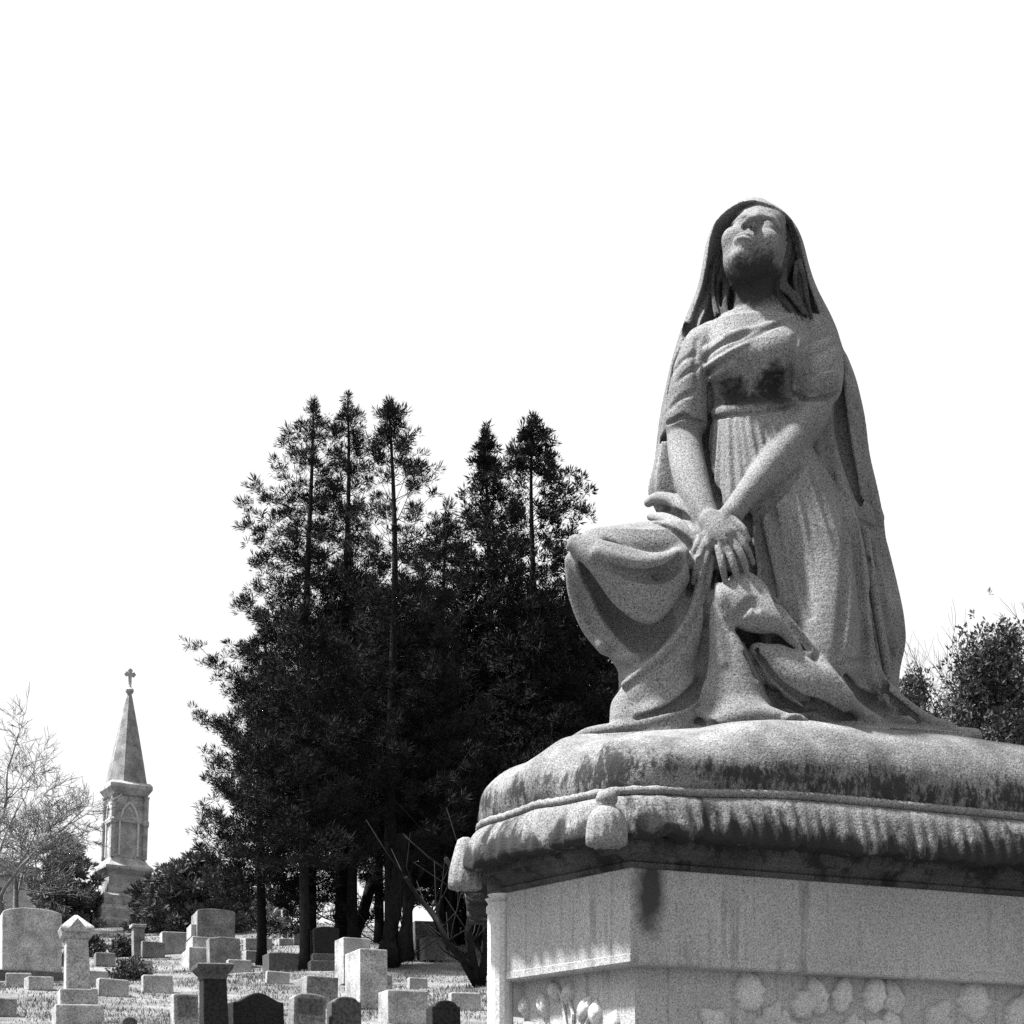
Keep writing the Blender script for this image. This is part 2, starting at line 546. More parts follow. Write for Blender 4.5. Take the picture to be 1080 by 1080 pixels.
    S.tube([(905, 770, 10, 26), (940, 772, 0, 20), (975, 776, -10, 13)], k=8, lab=GOWN)
    # train lying on the cushion
    S.tube([(780, 790, 50, 22), (900, 786, 46, 22), (960, 779, 20, 15), (1000, 777, 5, 11), (1027, 777, -4, 9)], k=6, lab=GOWN)
    S.tube([(880, 770, 80, 7), (930, 772, 66, 6), (970, 773, 48, 5), (1020, 777, 20, 5)], k=5, lab=GOWN)

    # black grooves, cut to the surface
    S.groove([(745, 640, 3), (745, 670, 5), (744, 695, 7), (740, 720, 8), (724, 739, 8), (702, 750, 5), (672, 758, 2)], -3, k=4)
    S.groove([(748, 640, 2), (746, 660, 3)], 0, k=3)
    S.groove([(773, 664, 3), (784, 673, 8), (808, 677, 10), (830, 679, 8), (846, 687, 3)], -5, k=3)
    S.groove([(780, 648, 1.5), (787, 640, 3.2), (793, 635, 3.6), (798, 641, 2)], .5, k=6)
    S.groove([(807, 606, 3), (814, 624, 5), (828, 648, 6), (852, 684, 3)], -1, k=4)
    S.groove([(784, 690, 3), (796, 714, 6), (815, 734, 8), (838, 744, 7), (858, 747, 3)], -5, k=3)
    S.groove([(800, 686, 4), (812, 704, 5.5), (830, 722, 6), (850, 735, 8), (875, 747, 10), (900, 758, 4)], -5, k=3)
    S.groove([(886, 708, 3), (900, 728, 6), (914, 742, 11), (935, 750, 11), (952, 753, 5)], -4, k=3)
    S.groove([(930, 728, 3), (945, 742, 5), (965, 756, 3)], -2, k=3)
    S.groove([(848, 772, 3), (880, 776, 6), (918, 781, 4)], -1, k=4)
    S.groove([(740, 760, 4), (752, 766, 5), (764, 770, 3)], -1, k=4)
    S.groove([(940, 770, 2), (985, 772, 3), (1020, 774, 2)], 0, k=3)
    S.groove([(898, 530, 1.5), (903, 575, 4), (906, 625, 5), (908, 665, 4), (912, 700, 1.5)], -1, k=6, sm=9)
    S.groove([(915, 590, 3), (921, 650, 5), (928, 705, 6), (936, 736, 5)], -2, k=3)
    S.groove([(928, 600, 3), (936, 650, 6), (940, 690, 5)], 0, k=6)
    S.groove([(893, 545, 1.5), (891, 600, 3), (888, 650, 3), (884, 690, 1)], -.5, k=8, sm=11)
    S.groove([(828, 545, 1), (835, 580, 3), (846, 615, 4), (856, 650, 1)], .2, k=8, sm=11)
    S.groove([(806, 450, 1), (810, 480, 2), (808, 500, 1)], .4, k=4)
    S.groove([(884, 701, 1), (900, 698, 1.6), (916, 696, 1)], 0.8, k=5)
    # scroll and foot at the hem
    S.ridge([(728, 757, 3), (736, 752, 4), (746, 757, 4), (750, 765, 3)], -1, lab=GOWN, k=5)
    S.groove([(734, 762, 2), (739, 760, 3), (743, 766, 2)], -1, k=2.5)
    S.ridge([(824, 764, 2), (832, 757, 3), (842, 756, 3), (850, 761, 3)], 0, k=4)
    S.groove([(832, 765, 1.6), (839, 762, 2), (846, 765, 1.6)], 0, k=2)

    # ---------------- the cape caught up at the left, over the thigh
    S.tube([(684, 530, 0, 5), (694, 525, 16, 6), (712, 529, 34, 7), (728, 545, 52, 9), (738, 566, 64, 8)], k=4, lab=VEIL)
    S.tube([(686, 545, 0, 4), (700, 547, 36, 6), (718, 557, 60, 8), (734, 573, 76, 8)], k=4, lab=VEIL)
    S.groove([(686, 537, 2), (704, 536, 4), (722, 546, 4.5), (735, 563, 4)], -2, k=3)
    S.groove([(692, 552, 2), (706, 557, 4), (722, 570, 5), (733, 583, 4)], -2, k=3)
    # hollow between arm and cape on the right; hem of the upper cape
    for dd in (-8, -20):
        S.tube([(885, 345, dd, 2.5), (888, 378, dd, 4), (886, 410, dd, 6), (887, 445, dd, 8.5), (894, 480, dd, 9), (903, 515, dd, 7), (911, 550, dd, 3)], k=4, sub=True)
    S.groove([(906, 548, 2), (918, 556, 3), (929, 557, 2)], 0, k=3)
    S.ridge([(905, 430, 4), (911, 480, 5), (920, 525, 5), (928, 546, 4)], -2, k=8, lab=VEIL)

    for q in ([(898, 440, 2), (903, 480, 3), (911, 520, 3)], [(920, 570, 2.5), (930, 620, 3.5), (940, 665, 3)], [(893, 385, 2), (899, 420, 2.5)]):
        S.ridge(q, -.5, k=6, lab=VEIL)
    for q in ([(902, 450, 2), (908, 490, 3), (917, 530, 2.5)], [(926, 565, 2), (936, 620, 3.5), (945, 660, 3)], [(897, 395, 2), (903, 430, 2)]):
        S.groove(q, .5, k=5)
    # ---------------- arms and sleeves
    S.tube([(742, 370, -2, 19), (726, 430, 2, 18), (722, 466, 8, 18.5), (729, 505, 36, 18), (740, 535, 58, 14.5), (752, 556, 72, 11)], k=4, lab=SKIN)
    S.tube([(752, 362, -2, 22), (737, 375, 0, 24), (728, 408, 4, 24.5), (724, 444, 6, 23.5)], k=3, lab=GOWN)
    S.tube([(856, 364, -4, 22), (861, 410, 2, 18.5), (853, 442, 18, 19.5), (830, 472, 40, 18.5), (804, 502, 60, 15.5), (786, 524, 72, 13), (770, 544, 80, 11.5)], k=4, lab=SKIN)
    S.tube([(842, 356, -4, 24), (857, 362, -4, 27), (861, 388, 2, 28.5), (860, 405, 8, 28.5)], k=2, lab=GOWN)
    S.groove([(703, 447, 2), (712, 443, 2.6), (722, 439, 3), (730, 443, 2.6), (744, 447, 2)], -.8, k=1.2)
    S.groove([(828, 410, 2), (842, 419, 3.4), (860, 422, 3.6), (886, 413, 2.4)], -1, k=1.2)
    S.groove([(746, 405, 2.5), (746, 430, 4.5), (747, 470, 5), (750, 505, 6), (761, 530, 5)], -4, k=4)
    S.groove([(830, 414, 3), (832, 396, 4), (834, 374, 3), (838, 356, 1.5)], -1, k=5)
    for q in ([(843, 350, 1.0), (839, 362, 1.4), (837, 376, 1.0)], [(846, 382, 1.6), (860, 373, 2), (880, 364, 1.6)], [(843, 403, 1.6), (858, 393, 2), (880, 387, 1.6)],
              [(735, 358, 1.6), (733, 380, 2), (736, 405, 2)], [(714, 402, 1.5), (726, 392, 1.8), (735, 388, 1.5)], [(707, 430, 1.4), (718, 420, 1.8), (733, 413, 1.5)],
              [(845, 366, 1.4), (862, 358, 1.6), (876, 352, 1.2)], [(710, 392, 1.3), (720, 380, 1.6), (733, 373, 1.3)]):
        S.groove([(x, y, r * .8) for x, y, r in q], .7, k=4.5)
    S.groove([(747, 285, 3), (741, 312, 6), (730, 340, 7), (715, 376, 6), (706, 415, 5.5), (703, 450, 5), (701, 490, 4.5), (704, 515, 3)], -8, k=3, sm=3)
    S.groove([(846, 492, 2), (832, 508, 5), (815, 526, 7), (796, 548, 5)], -1, k=5)
    S.groove([(750, 612, 3), (747, 640, 3)], 0, k=4)
    # black hollows round the hands
    S.groove([(787, 545, 5), (791, 575, 6), (797, 606, 5)], -5, k=5)
    S.groove([(743, 606, 6), (751, 612, 10), (760, 615, 10), (766, 610, 8)], -9, k=4)
    S.groove([(728, 588, 4), (729, 606, 6), (728, 628, 4)], -4, k=5)
    S.groove([(799, 540, 1), (803, 570, 3.5), (810, 600, 4), (818, 630, 1)], -.5, k=6, sm=9)
    S.groove([(815, 525, 1), (819, 555, 3), (826, 590, 3), (834, 625, 1)], -.5, k=6, sm=9)

    # ---------------- hands, crossed at the wrists
    def palm(a, b, w, th, lab=SKIN, k=5):
        A, B = P(*a), P(*b); c = (A + B) / 2; e = B - A; L = np.linalg.norm(e); e /= L
        f = np.array((0, -1., .3)); f -= e * (f @ e); f /= np.linalg.norm(f); g = np.cross(e, f)
        S.ell(c, (L / 2 + 4, th, w), axes=(e, f, g), k=k, lab=lab)
    S.tube([(772, 544, 80, 10.5), (758, 562, 81, 11), (746, 577, 83, 9)], k=5, lab=SKIN)
    for q in ([(740, 566, 82, 4.3), (733, 580, 86, 3.8), (728, 594, 82, 2.8)],
              [(742, 576, 86, 4.6), (735, 596, 91, 3.9), (731, 614, 86, 2.9)],
              [(746, 584, 87, 4.6), (740, 606, 92, 3.9), (737, 625, 86, 2.9)],
              [(751, 589, 85, 4.0), (747, 610, 88, 3.8), (745, 628, 82, 2.8)]):
        S.tube(q, k=1.2, lab=SKIN)
    S.tube([(750, 549, 78, 11), (757, 562, 87, 11), (764, 572, 92, 9.5)], k=5, lab=SKIN)
    S.tube([(756, 556, 84, 9), (768, 563, 91, 8.5), (773, 566, 93, 6)], k=5, lab=SKIN)
    for q in ([(775, 561, 93, 4.5), (787, 578, 97, 3.8), (794, 594, 91, 2.8)],
              [(771, 568, 95, 4.7), (783, 588, 100, 3.9), (788, 608, 94, 2.9)],
              [(765, 574, 96, 4.7), (774, 596, 101, 3.9), (778, 615, 95, 2.9)],
              [(758, 577, 95, 4.5), (762, 597, 100, 3.8), (765, 613, 95, 2.8)],
              [(773, 549, 90, 4.6), (783, 558, 97, 4.2), (789, 569, 99, 3.0)]):
        S.tube(q, k=1.2, lab=SKIN)
    for q in ([(768, 565, 1.4), (775, 575, 1.2)], [(762, 570, 1.4), (769, 582, 1.2)], [(755, 573, 1.4), (760, 585, 1.2)]):
        S.groove(q, .4, k=2)

    # ---------------- head, thrown back and turned to the photo's left
    yaw, pit, rol = R(9), R(33), R(16)
    f0 = np.array((-math.sin(yaw), -math.cos(yaw), 0)); r0 = np.array((math.cos(yaw), -math.sin(yaw), 0)); zz = np.array((0, 0, 1.))
    f = f0 * math.cos(pit) + zz * math.sin(pit); u = -f0 * math.sin(pit) + zz * math.cos(pit)
    u, r = u * math.cos(rol) + r0 * math.sin(rol), r0 * math.cos(rol) - u * math.sin(rol)
    H = P(798, 271, -8)
    def h(a, b, c): return H + r * a + u * b + f * c
    AX = (r, u, f)
    def he(c, rad, k=4, lab=SKIN, sub=False): S.ell(h(*c), rad, axes=AX, k=k, lab=lab, sub=sub)
    def ht(pts, k=3, lab=SKIN, sub=False):
        Q = []
        for a, b, c, rr in pts:
            w = h(a, b, c); d = -w[1]; Y = Y0 - d / U
            Q.append((540 + w[0] / U / Y * FPX, HORIZON - (w[2] / U - EYE) / Y * FPX, d, rr))
        S.tube(Q, k=k, lab=lab, sub=sub)
    BODY = S
    S = BODY.child(H - 100, H + 100)
    # hair first
    he((0, 0, -12), (40, 36, 34), lab=HAIR, k=5)
    he((0, 0, 0), (34, 40, 43), k=4)
    he((0, -22, 14), (28, 34, 27), k=8)
    he((0, -50, 30), (10, 8, 9), k=10)
    S.tube([(799, 322, -4, 25), (797, 285, -6, 24)], k=10, lab=SKIN)
    he((0, 16, 30), (27, 20, 15), k=8)                   # forehead
    he((-18, -20, 29), (13, 13, 13), k=7); he((18, -20, 29), (13, 13, 13), k=7)
    # eye sockets
    he((-14.5, -5, 45.5), (9.5, 5.6, 7.5), k=6, sub=True); he((14.5, -5, 45.5), (9.5, 5.6, 7.5), k=6, sub=True)
    ht([(-25, 2, 33, 2.4), (-15, 5, 39.5, 2.6), (-5, 2, 43, 2.4)], k=5); ht([(25, 2, 33, 2.4), (15, 5, 39.5, 2.6), (5, 2, 43, 2.4)], k=5)
    for s in (-1, 1):
        he((s * 14.5, -6, 34.5), (8, 6.5, 6.8), k=1.2)
        ht([(s * 6.5, -6.5, 38.5, 1.0), (s * 14.5, -2.6, 41.3, 1.4), (s * 22.5, -6, 36, 1.0)], k=1.4)
        ht([(s * 7, -8, 38.5, .9), (s * 14.5, -10.6, 40, 1.1), (s * 22, -8, 35.5, .9)], k=1.4)
    # nose
    ht([(0, 6, 42, 4), (0, -6, 45.5, 4), (0, -17, 51, 4.2), (0, -22.5, 53, 4.8)], k=5)
    he((-4.6, -24.5, 48.5), (4, 3.6, 4.6), k=3); he((4.6, -24.5, 48.5), (4, 3.6, 4.6), k=3)
    for s in (-1, 1): ht([(s * 3.0, -28.5, 49.5, 1.5), (s * 3.4, -26, 48, 1.6)], k=1.2, sub=True)
    # mouth
    he((0, -38, 41), (12, 9, 6), k=6)
    ht([(-10.5, -38.6, 42, 1.2), (-4.5, -36, 45.6, 2.0), (0, -36.6, 46.3, 2.0), (4.5, -36, 45.6, 2.0), (10.5, -38.6, 42, 1.2)], k=2)
    ht([(-9.5, -39.6, 42, 1.2), (-4, -42, 45.2, 2.4), (4, -42, 45.2, 2.4), (9.5, -39.6, 42, 1.2)], k=2)
    ht([(-11, -39.2, 43.5, .8), (0, -39, 48.4, 1.1), (11, -39.2, 43.5, .8)], k=1.2, sub=True)
    ht([(-7, -48, 45, 1.4), (0, -48.5, 46, 2), (7, -48, 45, 1.4)], k=4, sub=True)
    # parted hair framing the face
    for s_ in (-1, 1):
        for j in range(6):
            o = j * 2.2; w = 1.5 * math.sin(j * 2.1)
            ht([(s_ * 2, 37, 22 - o * 2, 3.4), (s_ * (18 + o * .6), 31, 22 - o * 1.6, 3.8), (s_ * (30 + o * .6 + w), 10, 14 - o * 1.5, 4), (s_ * (33 + o * .3), -12, 2 - o, 4.2), (s_ * (30 + o * .3 + w), -30, -10 - o, 3.2)], k=1.2, lab=HAIR)
    BODY.merge(S)
    S = BODY
    # locks falling on the shoulders
    lk = random.Random(3)
    for q in ([(760, 275, -6, 4), (757, 292, -6, 4), (754, 312, -2, 4), (758, 334, 12, 2.5)], [(768, 285, -8, 4), (765, 302, -6, 4), (762, 322, 4, 4), (768, 338, 18, 2.5)],
              [(842, 275, 10, 5), (844, 296, 14, 5), (848, 316, 16, 5), (855, 334, 18, 3)], [(828, 285, 10, 4), (829, 300, 20, 5), (838, 312, 26, 4.5), (844, 323, 28, 4), (852, 331, 26, 3)],
              [(820, 290, 4, 5), (824, 310, 14, 5), (834, 325, 26, 4), (843, 336, 30, 3)]):
        for j in range(4):
            ox, od, ph = lk.uniform(-4, 4), lk.uniform(-5, 3), lk.uniform(0, 6)
            S.tube([(x + ox + 2 * math.sin(ph + i * 2), y + lk.uniform(-3, 3), d + od, r * .55) for i, (x, y, d, r) in enumerate(q)], k=1.2, lab=HAIR)
    return S


def field_to_mesh(S):
    import openvdb as vdb
    g = vdb.FloatGrid(30.0)
    g.copyFromArray(np.clip(S.F, -6, 6))
    pts, quads = g.convertToQuads(isovalue=0.0)
    idx = np.clip(np.rint(pts).astype(int), 0, S.n - 1)
    lab = S.L[idx[:, 0], idx[:, 1], idx[:, 2]]
    W = pts * S.h + S.lo
    W[:, 1] += Y0 * U
    return W / U, quads[:, ::-1], lab
def build_statue(mats):
    V, Q, lab = field_to_mesh(sculpt_statue(1.4))
    base = Vector((.70, 5.45, 2.86))
    root = empty('statue', base)
    tag(root, 'grey stone statue of a kneeling veiled woman looking up, her hands crossed', 'statue')
    V = V - np.array(base)
    # keep only the largest shell's labels: 1 veil, 2 gown, 3 figure, 4 hair
    lab = lab.copy(); lab[lab == 0] = GOWN
    fl = lab[Q]
    f = np.where((fl == fl[:, :1]).all(1), fl[:, 0], np.array([np.bincount(q).argmax() for q in fl]))
    # normals of the whole skin
    n = np.zeros_like(V)
    e1 = V[Q[:, 2]] - V[Q[:, 0]]; e2 = V[Q[:, 3]] - V[Q[:, 1]]
    fn = np.cross(e1, e2)
    for k in range(4): np.add.at(n, Q[:, k], fn)
    n /= np.linalg.norm(n, axis=1)[:, None] + 1e-9
    for k, name in ((VEIL, 'veil'), (GOWN, 'gown'), (SKIN, 'figure'), (HAIR, 'hair')):
        sel = Q[f == k]
        if not len(sel): continue
        used, inv = np.unique(sel.ravel(), return_inverse=True)
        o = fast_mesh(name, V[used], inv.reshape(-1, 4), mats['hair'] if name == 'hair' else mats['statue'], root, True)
        o.data.normals_split_custom_set_from_vertices([tuple(x) for x in n[used]])
    return root
# ------------------------------------------------------------------ pedestal and carved cushion
RD = Vector((math.sin(R(67)), math.cos(R(67))))       # along the wide face
CD = Vector((-math.sin(R(38)), math.cos(R(38))))      # along the cut corner
C0 = Vector((.306, 4.90))
L0 = C0 + CD * .52
B0 = L0 + Vector((.004, 1.0)) * 1.05
R0 = C0 + RD * 1.75
R1 = R0 + Vector((.80, .60)) * .5
B2 = R1 + Vector((.03, .99)) * .55
B1 = B0 + Vector((.62, .78)) * .5
PLAN = [C0, R0, R1, B2, B1, B0, L0]                   # counter clockwise from above
NR = Vector((RD.y, -RD.x)); NC = Vector((-CD.y, CD.x))


def offset_poly(poly, o):
    out = []
    n = len(poly)
    for i in range(n):
        a, b, c = poly[i - 1], poly[i], poly[(i + 1) % n]
        d1 = (b - a).normalized(); d2 = (c - b).normalized()
        n1 = Vector((d1.y, -d1.x)); n2 = Vector((d2.y, -d2.x))
        m = (n1 + n2).normalized()
        out.append(b + m * (o / max(.3, m.dot(n1))))
    return out


def sweep(mb, poly, prof, sub=1):
    """profile [(offset, z)] swept round the plan with mitred corners"""
    rows = []
    for o, z in prof:
        q = offset_poly(poly, o)
        row = []
        for i in range(len(q)):
            a, b = q[i], q[(i + 1) % len(q)]
            for k in range(sub): row.append((*(a.lerp(b, k / sub)), z))
        rows.append(row)
    n = len(rows[0])
    vs = [v for r in rows for v in r]; fs = []
    for i in range(len(rows) - 1):
        for k in range(n):
            a = i * n + k; b = i * n + (k + 1) % n
            fs.append((a, b, b + n, a + n))
    fs.append(tuple(range(n - 1, -1, -1)))
    m = (len(rows) - 1) * n
    fs.append(tuple(range(m, m + n)))
    mb.add(vs, fs)
    return mb


def child_of(root, o):
    """keep world place under a root that only has a location"""
    o.parent = root
    o.location = o.location - root.location
    return o


def build_pedestal(M):
    root = empty('pedestal', (C0.x + .6, C0.y + .6, 0))
    tag(root, 'tall pale stone monument pedestal with moulded cornice and carved leaves, under the stone cushion', 'pedestal')
    def part(name, mb, mat):
        o = mb.build(name, mat); child_of(root, o); return o
    # stepped foot and plinth (below the picture)
    mb = MB(); sweep(mb, PLAN, [(.34, -.2), (.34, .28), (.31, .31), (.22, .31), (.22, .58), (.18, .62), (.06, .66)])
    part('plinth', mb, M['pale'])
    # lower die, recessed under the ledge
    mb = MB(); sweep(mb, PLAN, [(.03, .655), (.03, .76), (.0, .80), (-.05, .80), (-.05, 2.197)])
    part('lower_block', mb, M['panel'])
    # upper die
    mb = MB(); sweep(mb, PLAN, [(-.012, 2.1965), (-.003, 2.198), (.002, 2.203), (.002, 2.222), (0, 2.224), (0, 2.446)])
    part('upper_block', mb, M['panel'])
    # cornice
    mb = MB(); sweep(mb, PLAN, [(.006, 2.4455), (.012, 2.449), (.014, 2.458), (.008, 2.463), (.012, 2.468), (.03, 2.478), (.045, 2.483), (.047, 2.492), (.06, 2.494), (.062, 2.515), (.01, 2.52)])
    part('cornice', mb, M['cornice'])
    # corner shafts on the bright side
    for dx, dy, w in ((-.014, .035, .032), (-.032, .11, .024)):
        mb = MB(); c2 = L0 + Vector((dx, dy))
        mb.lathe([(w, .66), (w, 2.40), (w * 1.15, 2.405), (w * 1.15, 2.42), (w * .9, 2.43), (w * 1.3, 2.4445)], 14, c2.x, c2.y)
        part('corner_shaft', mb, M['pale'])
    # carved leaves
    rr = random.Random(11)
    def leaf(mb, o, ax, up, nrm, ln, wd, ang, h, lob=3):
        """a lobed leaf lying on a face"""
        d = ax * math.sin(ang) + up * math.cos(ang); s = ax * math.cos(ang) - up * math.sin(ang)
        n = 11; vs = []; fs = []
        for i in range(n):
            t = i / (n - 1)
            w = wd * (math.sin(PI * t ** .75) ** .9) * (1 + .20 * math.cos(t * lob * 2 * PI + 2)) * (1 if i not in (0, n - 1) else .05)
            hh = h * math.sin(PI * min(1, t * .9 + .08))
            p = o + d * ln * t
            curl = .5 + .5 * t
            vs += [p - s * w - nrm * .004, p - s * w * .85 + nrm * hh * .55 * curl, p - s * w * .4 + nrm * hh, p + nrm * hh * .72, p + s * w * .4 + nrm * hh, p + s * w * .85 + nrm * hh * .55 * curl, p + s * w - nrm * .004]
        for i in range(n - 1):
            for k in range(6):
                a = i * 7 + k; fs.append((a, a + 1, a + 8, a + 7))
        mb.add(vs, fs)
    up = Vector((0, 0, 1)); ax = Vector((*RD, 0)); nr = Vector((*NR, 0))
    def one(name, *a_):
        mb = MB(); leaf(mb, *a_); o = part(name, mb, M['carving']); o.data.polygons.foreach_set('use_smooth', [True] * len(o.data.polygons))
    def onface(px, py):
        # point of the recessed wide face seen at this pixel
        q = C0 - NR * .05; k = (px - 540) / FPX
        s = (k * q.y - q.x) / (RD.x - k * RD.y)
        p = q + RD * s
        return Vector((p.x, p.y, EYE + (HORIZON - py) / FPX * p.y))
    for px, py, ang, ln, wd in ((795, 1068, -.25, .13, .05), (838, 1074, .6, .11, .04), (866, 1072, -.3, .125, .04), (884, 1070, .2, .12, .036), (921, 1070, .05, .125, .042), (946, 1072, -.3, .115, .038),
                                (975, 1085, .8, .12, .04), (1026, 1078, .02, .14, .062), (1064, 1086, .45, .12, .045), (768, 1092, -.9, .11, .04), (1000, 1098, -.6, .11, .045), (850, 1104, -1.0, .12, .045), (910, 1100, 1.0, .11, .045), (945, 1108, -.2, .12, .045), (1092, 1080, -.2, .13, .05), (890, 1112, .3, .12, .045), (820, 1110, .2, .12, .05)):
        one('carved_leaf', onface(px, py), ax, up, nr, ln, wd, ang, rr.uniform(.022, .034), rr.choice((2, 3, 4)))
    for _ in range(34):
        px, py = rr.uniform(775, 1180), rr.uniform(1075, 1240)
        one('carved_leaf', onface(px, py), ax, up, nr, rr.uniform(.07, .13), rr.uniform(.03, .05), rr.uniform(-2.6, 2.6), rr.uniform(.014, .03), rr.choice((2, 3, 4)))
    # lilies on the cut corner
    axc = Vector((*CD, 0)) * -1; nc = Vector((*NC, 0))
    def onc(px, py):
        q = C0 + NC * -.05; k = (px - 540) / FPX
        s = (k * q.y - q.x) / (CD.x - k * CD.y); p = q + CD * s
        return Vector((p.x, p.y, EYE + (HORIZON - py) / FPX * p.y))
    for pts in ([(600, 1130), (598, 1080), (594, 1052), (588, 1038)], [(603, 1100), (606, 1070), (600, 1050)], [(606, 1140), (615, 1090), (628, 1062)], [(600, 1150), (580, 1100), (568, 1080)]):
        mb = MB(); mb.tube([onc(*p) + nc * .004 for p in pts], [.006] * len(pts), 6); part('carved_stem', mb, M['carving'])
    for px, py, ang, ln, wd in ((590, 1056, -.5, .07, .022), (598, 1060, .35, .07, .022), (577, 1074, -.3, .08, .024), (612, 1078, .6, .085, .026), (628, 1084, .1, .08, .024), (566, 1095, -.9, .08, .024), (620, 1108, 1.0, .09, .03), (590, 1108, -.2, .09, .03), (642, 1098, .4, .09, .03), (556, 1075, -.2, .07, .02)):
        one('carved_petal', onc(px, py), axc, up, nc, ln, wd, ang, .022, 1)
    return root


def rounded_plan(rho, step):
    """points b, normals n and arc length along an inset plan with rounded corners"""
    q = offset_poly(PLAN, -rho)
    B = []; N = []; K = []
    n = len(q)
    for i in range(n):
        a, b, c = q[i - 1], q[i], q[(i + 1) % n]
        d1 = (b - a).normalized(); d2 = (c - b).normalized()
        a1 = math.atan2(-d1.x, d1.y); a2 = math.atan2(-d2.x, d2.y)
        while a2 < a1: a2 += 2 * PI
        m = max(4, int(rho * (a2 - a1) / step) + 1)
        for k in range(m + 1):
            t = a1 + (a2 - a1) * k / m
            B.append(b); N.append(Vector((math.cos(t), math.sin(t)))); K.append(0.0)
        L = (c - b).length; m = max(2, int(L / step))
        for k in range(1, m):
            B.append(b.lerp(c, k / m)); N.append(Vector((d2.y, -d2.x))); K.append(min(k, m - k) / m * L)
    return B, N, K


